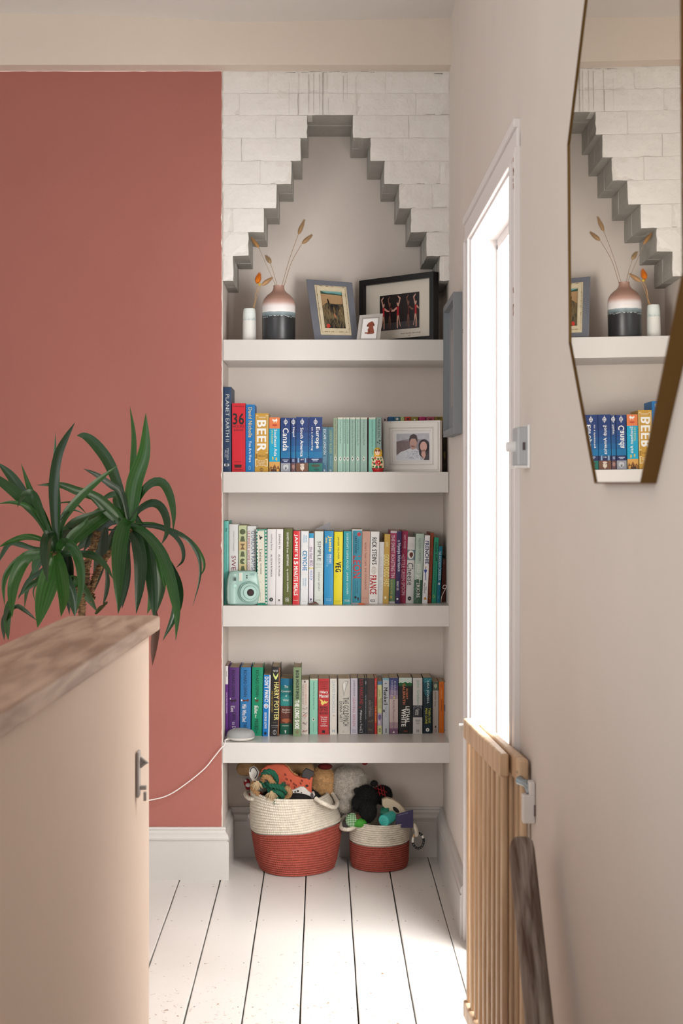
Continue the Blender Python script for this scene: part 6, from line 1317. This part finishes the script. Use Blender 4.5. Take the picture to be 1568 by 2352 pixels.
# orange canvas fox
t = thing('canvas_fox_toy', 430, 190, 5.33, 'flat orange canvas animal toy with a spotted white muzzle, on top of the larger basket', 'soft toy')
Yf = 5.335
orange = mat((196, 92, 66), .9, .7, 400, .06, 100); cw_ = mat((216, 210, 202), .9, .7, 400); blk = mat((44, 40, 40), .9)
b = MB(); flatpoly(b, [(262,140),(285,98),(318,75),(370,66),(425,70),(452,90),(470,118),(500,142),(535,152),(568,158),(600,150),(612,150),(606,190),(604,240),(610,280),(598,282),(580,262),(555,240),(528,222),(500,232),(470,240),(455,228),(440,214),(410,216),(390,196),(360,180),(310,170)], Yf, .026); rel(b, 'body', orange, t, smooth=False)
b = MB(); flatpoly(b, [(456,238),(490,228),(530,210),(556,212),(580,236),(600,252),(620,248),(626,268),(612,286),(592,284),(566,270),(545,262),(510,276),(470,284),(458,262)], Yf-.008, .026); rel(b, 'white_muzzle', cw_, t)
b = MB(); flatpoly(b, [(540,150),(546,118),(566,96),(590,104),(616,118),(618,140),(600,152),(590,170),(575,160)], Yf-.008, .018); rel(b, 'ear', mat((66, 62, 62), .9, .6, 300), t)
b = MB(); flatpoly(b, [(200,118),(206,92),(232,82),(252,96),(268,120),(262,146),(246,172),(224,176),(206,150)], Yf-.004, .02); rel(b, 'tail_tip', cw_, t)
b = MB(); b.tube([G(x, y, Yf-.016) for x, y in [(208,120),(214,98),(232,90),(246,104),(256,124),(250,146),(238,162)]], .0016, 5); rel(b, 'tail_outline', blk, t)
b = MB(); dots(b, [(574,202,9,8),(478,242,6,8),(498,240,5,7),(516,236,6,7),(480,262,5,7),(500,258,5,6),(522,252,4,5),(512,268,4,5),(538,246,4,4),(494,272,4,4)], Yf, -.0222); rel(b, 'eye_and_spots', blk, t)
b = MB(); dots(b, [(606,264,10,18)], Yf-.001, -.0222); rel(b, 'nose', mat((84, 76, 76), .8), t)
b = MB()
for x, y in ((432,130),(440,160),(430,185),(452,196),(468,170),(486,190),(500,200),(492,214),(538,170),(530,188),(590,120)): 
    for q in range(2): p = G(x+q*7, y+q*4, Yf); b.box((p.x-.0012, p.y-.0142, p.z-.004), (p.x+.0012, p.y-.0134, p.z+.004))
rel(b, 'stitch_marks', mat((90, 40, 34), .9), t)
b = MB(); rnd = random.Random(5)
edge = [(425,70),(452,90),(470,118),(500,142),(535,152)]
for i in range(70):
    k = rnd.randrange(len(edge)-1); u = rnd.random(); x = edge[k][0]*(1-u)+edge[k+1][0]*u; y = edge[k][1]*(1-u)+edge[k+1][1]*u
    p = G(x, y, Yf); q = p+Vector((rnd.uniform(-.001,.004), rnd.uniform(-.004,.002), rnd.uniform(.002,.006))); b.tube([p, q], .0005, 4)
o = rel(b, 'frayed_edge', mat((210, 160, 110), .9), t); o['kind'] = 'stuff'
# knotted rope toy, green and tan
t = thing('knotted_rope_toy', 360, 220, 5.27, 'knotted dog rope toy in dark green and tan with frayed ends', 'dog toy')
gr_ = mat((22, 84, 62), .9, .9, 500, .15, 200); tn_ = mat((156, 118, 78), .9, .9, 500, .15, 200)
def ropeseg(name, pts, r, m, Y=5.27):
    b = MB(); sp = crom([G(x, y, Y+dy) for x, y, dy in pts], 28); N = len(sp)
    for s in range(3):
        q = []
        for i, p in enumerate(sp):
            a = i*.62+s*2*pi/3; tg = (sp[min(i+1,N-1)]-sp[max(i-1,0)]).normalized(); u = tg.cross(Vector((0,1,0))).normalized(); v = tg.cross(u)
            q.append(p+(u*cos(a)+v*sin(a))*r*.5)
        b.tube(q, r*.56, 8)
    b.smooth = True; rel(b, name, m, t)
ropeseg('green_strand', [(290,150,0),(300,125,-.02),(340,120,-.03),(370,150,-.02),(372,190,0),(350,212,.01)], .011, gr_)
ropeseg('tan_strand', [(288,175,.0),(300,150,-.025),(325,155,-.03),(345,180,-.03),(362,200,-.015)], .010, tn_)
ropeseg('green_strand', [(320,185,-.01),(345,205,-.03),(390,215,-.035),(430,235,-.03),(445,262,-.01)], .010, gr_)
ropeseg('green_strand', [(330,225,0),(340,248,-.02),(375,245,-.03),(405,262,-.03),(420,285,-.01)], .010, gr_)
ropeseg('tan_strand', [(405,225,0),(440,222,-.03),(462,245,-.03),(456,272,-.02),(430,292,-.01)], .010, tn_)
ropeseg('green_strand', [(272,180,.01),(300,205,.0),(330,210,.0),(355,225,-.02)], .010, gr_)
ropeseg('tan_strand', [(230,190,.02),(222,212,0),(232,240,-.0),(262,262,.01)], .009, tn_)
def tassel(name, x, y, ang, L_, n, m, seed, sp_=.5, Y=5.235):
    b = MB(); rnd = random.Random(seed); c = G(x, y, Y)
    for _ in range(n):
        a = ang+rnd.gauss(0, sp_); l = L_*rnd.uniform(.6, 1.1); d = Vector((cos(a), rnd.uniform(-.5, .3), sin(a)))
        p1 = c+d*l*.5+Vector((rnd.uniform(-.003,.003), 0, rnd.uniform(-.002,.003))); p2 = c+d*l+Vector((0,0,-.004))
        b.tube([c+Vector((rnd.uniform(-.004,.004), 0, rnd.uniform(-.004,.004))), p1, p2], [.0012, .001, .0005], 4)
    o = rel(b, name, m, t); o['kind'] = 'stuff'
fray = mat((180, 156, 122), .95)
tassel('frayed_end', 345, 248, -1.5, .03, 90, fray, 1); tassel('frayed_end', 258, 185, -2.0, .026, 90, fray, 2); tassel('green_fringe', 385, 285, -1.6, .026, 70, gr_, 3, .35); tassel('green_fringe', 410, 205, .6, .02, 40, gr_, 4)
# red and white tassel toy behind the left handle
t = thing('red_white_toy', 190, 200, 5.42, 'red and white soft toy with tassels at the left side of the larger basket', 'soft toy')
rw, ww = mat((140, 26, 32), .85, .4, 200), mat((214, 206, 206), .85, .5, 300)
b = MB(); b.ball(G(188, 190, 5.44), (.013, .012, .016), 16, 10); rel(b, 'red_head', rw, t, smooth=True)
b = MB(); b.ball(G(196, 205, 5.428), (.011, .008, .008), 14, 8); b.ball(G(180, 176, 5.43), (.005, .006, .005), 10, 6); rel(b, 'white_patch', ww, t, smooth=True)
b = MB(); b.tube(crom([G(190, 215, 5.44), G(222, 290, 5.455), G(218, 380, 5.48), G(212, 420, 5.48)], 14), .009, 8); rel(b, 'red_limb', rw, t, smooth=True)
b = MB(); b.ball(G(212, 405, 5.465), (.012, .010, .013), 14, 8); rel(b, 'white_foot', ww, t, smooth=True)
b = MB(); b.ball(G(216, 400, 5.455), (.007, .008, .010), 12, 8); rel(b, 'red_foot', rw, t, smooth=True)
tassel('white_tassel', 215, 425, -2.0, .028, 50, ww, 7, .5, 5.465)
b = MB(); b.ball(G(250, 262, 5.36), (.022, .02, .012), 14, 8); rel(b, 'red_body', rw, t, smooth=True)
# dark filling inside the large basket
t = thing('black_cushion_toy', 330, 262, 5.38, 'black plush heap filling the larger basket beneath the rope toy', 'soft toy')
b = MB(); furball(b, (cb.x-.02, cb.y, .262), (.115, .115, .04), 2600, .008, .0009, 12); rel(b, 'plush', mat((24, 23, 24), .95), t)
# golden plush
t = thing('golden_plush', 675, 180, 5.42, 'curly golden plush toy at the right of the larger basket', 'soft toy')
b = MB(); furball(b, G(672, 195, 5.44), (.050, .045, .062), 9000, .010, .0007, 21); rel(b, 'golden_fur', mat((204, 162, 112), .95, vary=.15, vscale=80), t)
b = MB(); b.ball(G(690, 85, 5.43), (.028, .02, .012), 16, 10); rel(b, 'red_collar', mat((96, 24, 20), .9), t, smooth=True)
# grey fleece
t = thing('grey_fleece_toy', 850, 215, 5.42, 'big shaggy grey fleece toy squeezed between the two baskets and the shelf', 'soft toy')
cg = G(855, 205, 5.445)
b = MB(); furball(b, (cg.x, cg.y, cg.z-.012), (.075, .062, .088), 16000, .009, .0007, 31, .1); furball(b, G(815, 320, 5.43), (.042, .05, .034), 4000, .009, .0007, 32, .1); rel(b, 'grey_fur', mat((186, 177, 165), .95, vary=.15, vscale=60), t)
b = MB(); b.ball(G(945, 62, 5.46), (.012, .01, .008), 10, 8); rel(b, 'red_tag', rw, t, smooth=True)
# black plush dog
t = thing('black_plush_dog', 960, 320, 5.37, 'black plush dog with round ears and a red tartan back in the smaller basket', 'soft toy')
bk_ = mat((20, 19, 20), .9)
b = MB(); furball(b, G(955, 290, 5.36), (.042, .04, .048), 6000, .009, .0008, 41); furball(b, G(965, 370, 5.33), (.032, .034, .042), 3500, .008, .0008, 42); furball(b, G(900, 320, 5.36), (.022,.03,.03), 1500, .008, .0008, 43); rel(b, 'head', bk_, t)
b = MB(); furball(b, G(893, 241, 5.36), (.010, .009, .011), 500, .005, .0006, 44); rel(b, 'ear', bk_, t)
b = MB(); furball(b, G(1005, 195, 5.37), (.013, .010, .011), 600, .005, .0006, 45); rel(b, 'ear', bk_, t)
b = MB(); furball(b, G(1060, 268, 5.42), (.036, .035, .036), 2500, .007, .0008, 46); rel(b, 'back', bk_, t)
b = MB(); c = G(1045, 250, 5.395)
for dx_, dz_ in ((-.018, .006), (-.008, .012), (.003, .012), (.014, .006)): b.tube(crom([c+Vector((dx_-.002, .01, dz_+.012)), c+Vector((dx_, -.018, dz_)), c+Vector((dx_+.005, -.014, dz_-.022))], 8), .0022, 6)
for dz_ in (.010, -.004): b.tube(crom([c+Vector((-.026, -.0, dz_+.004)), c+Vector((0, -.020, dz_+.004)), c+Vector((.024, -.002, dz_-.01))], 8), .002, 6)
rel(b, 'tartan_stripes', mat((132, 24, 28), .85), t)
b = MB(); b.ball(G(958, 345, 5.31), (.007, .006, .005), 12, 8); rel(b, 'nose', mat((40, 38, 40), .3), t, smooth=True)
b = MB(); b.ball(G(928, 300, 5.318), .003, 10, 6); b.ball(G(985, 300, 5.318), .003, 10, 6); rel(b, 'eyes', mat((14, 14, 14), .1), t, smooth=True)
# cream wooden arch with a slot
t = thing('wooden_arch_toy', 1130, 340, 5.40, 'cream wooden arched toy with an oval slot, behind the purple card', 'toy')
b = MB(); pts = [(1052,292),(1085,281),(1125,292),(1165,318),(1195,350),(1214,378),(1205,392),(1160,402),(1120,385),(1075,352),(1054,330)]
flatpoly(b, pts, 5.375, .03); rel(b, 'arch', mat((206, 190, 164), .5), t, bevel=.001)
b = MB(); c = G(1146, 366, 5.355); a_ = radians(-42); k = 5.355/FPX/2.8
b.add([(c.x+26*k*cos(q)*cos(a_)-12*k*sin(q)*sin(a_), 5.3592, c.z+26*k*cos(q)*sin(a_)+12*k*sin(q)*cos(a_)) for q in [2*pi*i/20 for i in range(20)]], [tuple(range(20))]); rel(b, 'slot', mat((44, 36, 30), .8), t)
# green toys
t = thing('gingham_toy', 870, 430, 5.33, 'green gingham and plain green egg-shaped soft toy in the smaller basket', 'soft toy')
def gingham():
    m = bpy.data.materials.new('gingham'); m.use_nodes = True; n = m.node_tree.nodes; L = m.node_tree.links; p = n['Principled BSDF']
    tc = n.new('ShaderNodeTexCoord'); sp = n.new('ShaderNodeSeparateXYZ'); L.new(tc.outputs['Object'], sp.inputs[0]); outs = []
    for ax in (0, 2):
        a_ = n.new('ShaderNodeMath'); a_.operation = 'MULTIPLY'; a_.inputs[1].default_value = 160; L.new(sp.outputs[ax], a_.inputs[0])
        f = n.new('ShaderNodeMath'); f.operation = 'FRACT'; L.new(a_.outputs[0], f.inputs[0]); g_ = n.new('ShaderNodeMath'); g_.operation = 'GREATER_THAN'; g_.inputs[1].default_value = .5; L.new(f.outputs[0], g_.inputs[0]); outs.append(g_)
    s = n.new('ShaderNodeMath'); s.operation = 'ADD'; L.new(outs[0].outputs[0], s.inputs[0]); L.new(outs[1].outputs[0], s.inputs[1])
    h = n.new('ShaderNodeMath'); h.operation = 'MULTIPLY'; h.inputs[1].default_value = .5; L.new(s.outputs[0], h.inputs[0])
    r = n.new('ShaderNodeValToRGB'); r.color_ramp.interpolation = 'CONSTANT'; e = r.color_ramp.elements; e[0].color = lin((206, 216, 200)); e[1].position = .9; e[1].color = lin((48, 110, 50)); q = e.new(.4); q.color = lin((120, 160, 112))
    L.new(h.outputs[0], r.inputs[0]); L.new(r.outputs[0], p.inputs['Base Color']); p.inputs['Roughness'].default_value = .9; return m
b = MB(); b.ball(G(865, 432, 5.325), (.026, .025, .028), 24, 16); rel(b, 'gingham_half', gingham(), t, smooth=True)
b = MB(); b.ball(G(912, 446, 5.318), (.027, .022, .018), 24, 16); rel(b, 'green_half', mat((58, 140, 40), .7, .2, 200), t, smooth=True)
b = MB(); b.ball(G(895, 412, 5.325), (.017, .018, .014), 20, 12); rel(b, 'brown_patch', mat((84, 50, 36), .8), t, smooth=True)
# teal shaker cup
t = thing('teal_cup', 1075, 430, 5.32, 'turquoise plastic shaker with a perforated lid lying in the smaller basket', 'toy')
tl = mat((66, 178, 168), .35)
p0 = G(1068, 434, 5.30); ax = Vector((.55, .75, .12)).normalized()
b = MB(); b.tube([p0-ax*.004, p0, p0+ax*.055, p0+ax*.058], [.0205, .0225, .0215, .019], 32); rel(b, 'cup', tl, t, bevel=.0006)
b = MB(); u = ax.cross(Vector((0,0,1))).normalized(); v = u.cross(ax)
for i, (r_, m_) in enumerate(((0, 1), (.006, 6), (.012, 11))):
    for k in range(m_):
        a_ = 2*pi*k/m_; c = p0-ax*.0043+(u*cos(a_)+v*sin(a_))*r_; b.add([c+(u*cos(q*pi/3)+v*sin(q*pi/3))*.0013 for q in range(6)], [tuple(range(6))])
o = rel(b, 'holes', mat((20, 70, 68), .8), t); o['kind'] = 'stuff'
b = MB(); b.tube([G(1055, 380, 5.37), G(1100, 385, 5.36)], .02, 16); rel(b, 'cup_base', mat((30, 120, 96), .4), t)
# purple card
t = thing('purple_card', 1200, 420, 5.33, 'dark purple plastic card standing in the right of the smaller basket', 'card')
q = [(1146,392),(1256,362),(1256,480),(1140,480)]
b = MB(); fr_ = [G(x, y, 5.315) for x, y in q]; bk2 = [p+Vector((0, .0016, 0)) for p in fr_]; b.hexa([fr_[3], fr_[2], bk2[2], bk2[3]], [fr_[0], fr_[1], bk2[1], bk2[0]]); rel(b, 'card_face', mat((38, 28, 72), .4), t, bevel=.0005)
b = MB(); vs, fs = textmesh('HARRINGTONS'); A, B_ = G(1158, 402, 5.3147), G(1222, 386, 5.3147); up_ = Vector((.0, 0, .0028)); b.add([A+(B_-A)*x+up_*y for x, y in vs], fs); rel(b, 'card_lettering', mat((170, 160, 190), .5), t)
# black and white teething ring
t = thing('teething_ring', 1288, 560, 5.36, 'black ring with white spots and bands hanging on the handle of the smaller basket', 'toy')
c = G(1288, 562, 5.345); R = .0240
def arc_tube(name, a0, a1, m, r=.0044):
    b = MB(); k = max(3, int(abs(a1-a0)*8)); b.tube([c+Vector((R*.85*cos(a0+(a1-a0)*i/k), .004*sin(a0+(a1-a0)*i/k), R*1.15*sin(a0+(a1-a0)*i/k))) for i in range(k+1)], r, 10); b.smooth = True; rel(b, name, m, t)
bkr, whr = mat((26, 24, 26), .4), mat((222, 218, 210), .4)
arc_tube('black_section', -2.9, .35, bkr); arc_tube('white_band', .35, .75, whr, .0049); arc_tube('black_section', .75, 1.9, bkr); arc_tube('white_band', 1.9, 2.2, whr, .0049); arc_tube('wood_band', 2.2, 2.7, mat((196, 160, 116), .6)); arc_tube('white_band', 2.7, 3.38, whr, .0049)
b = MB()
for a in (-2.6, -2.2, -1.8, -1.4, -1.0, -.6, -.2, 1.1, 1.5): p = c+Vector((R*.85*cos(a), .004*sin(a)-.0042, R*1.15*sin(a))); b.ball(p, (.0011, .0006, .0011), 8, 5)
rel(b, 'white_spots', whr, t)
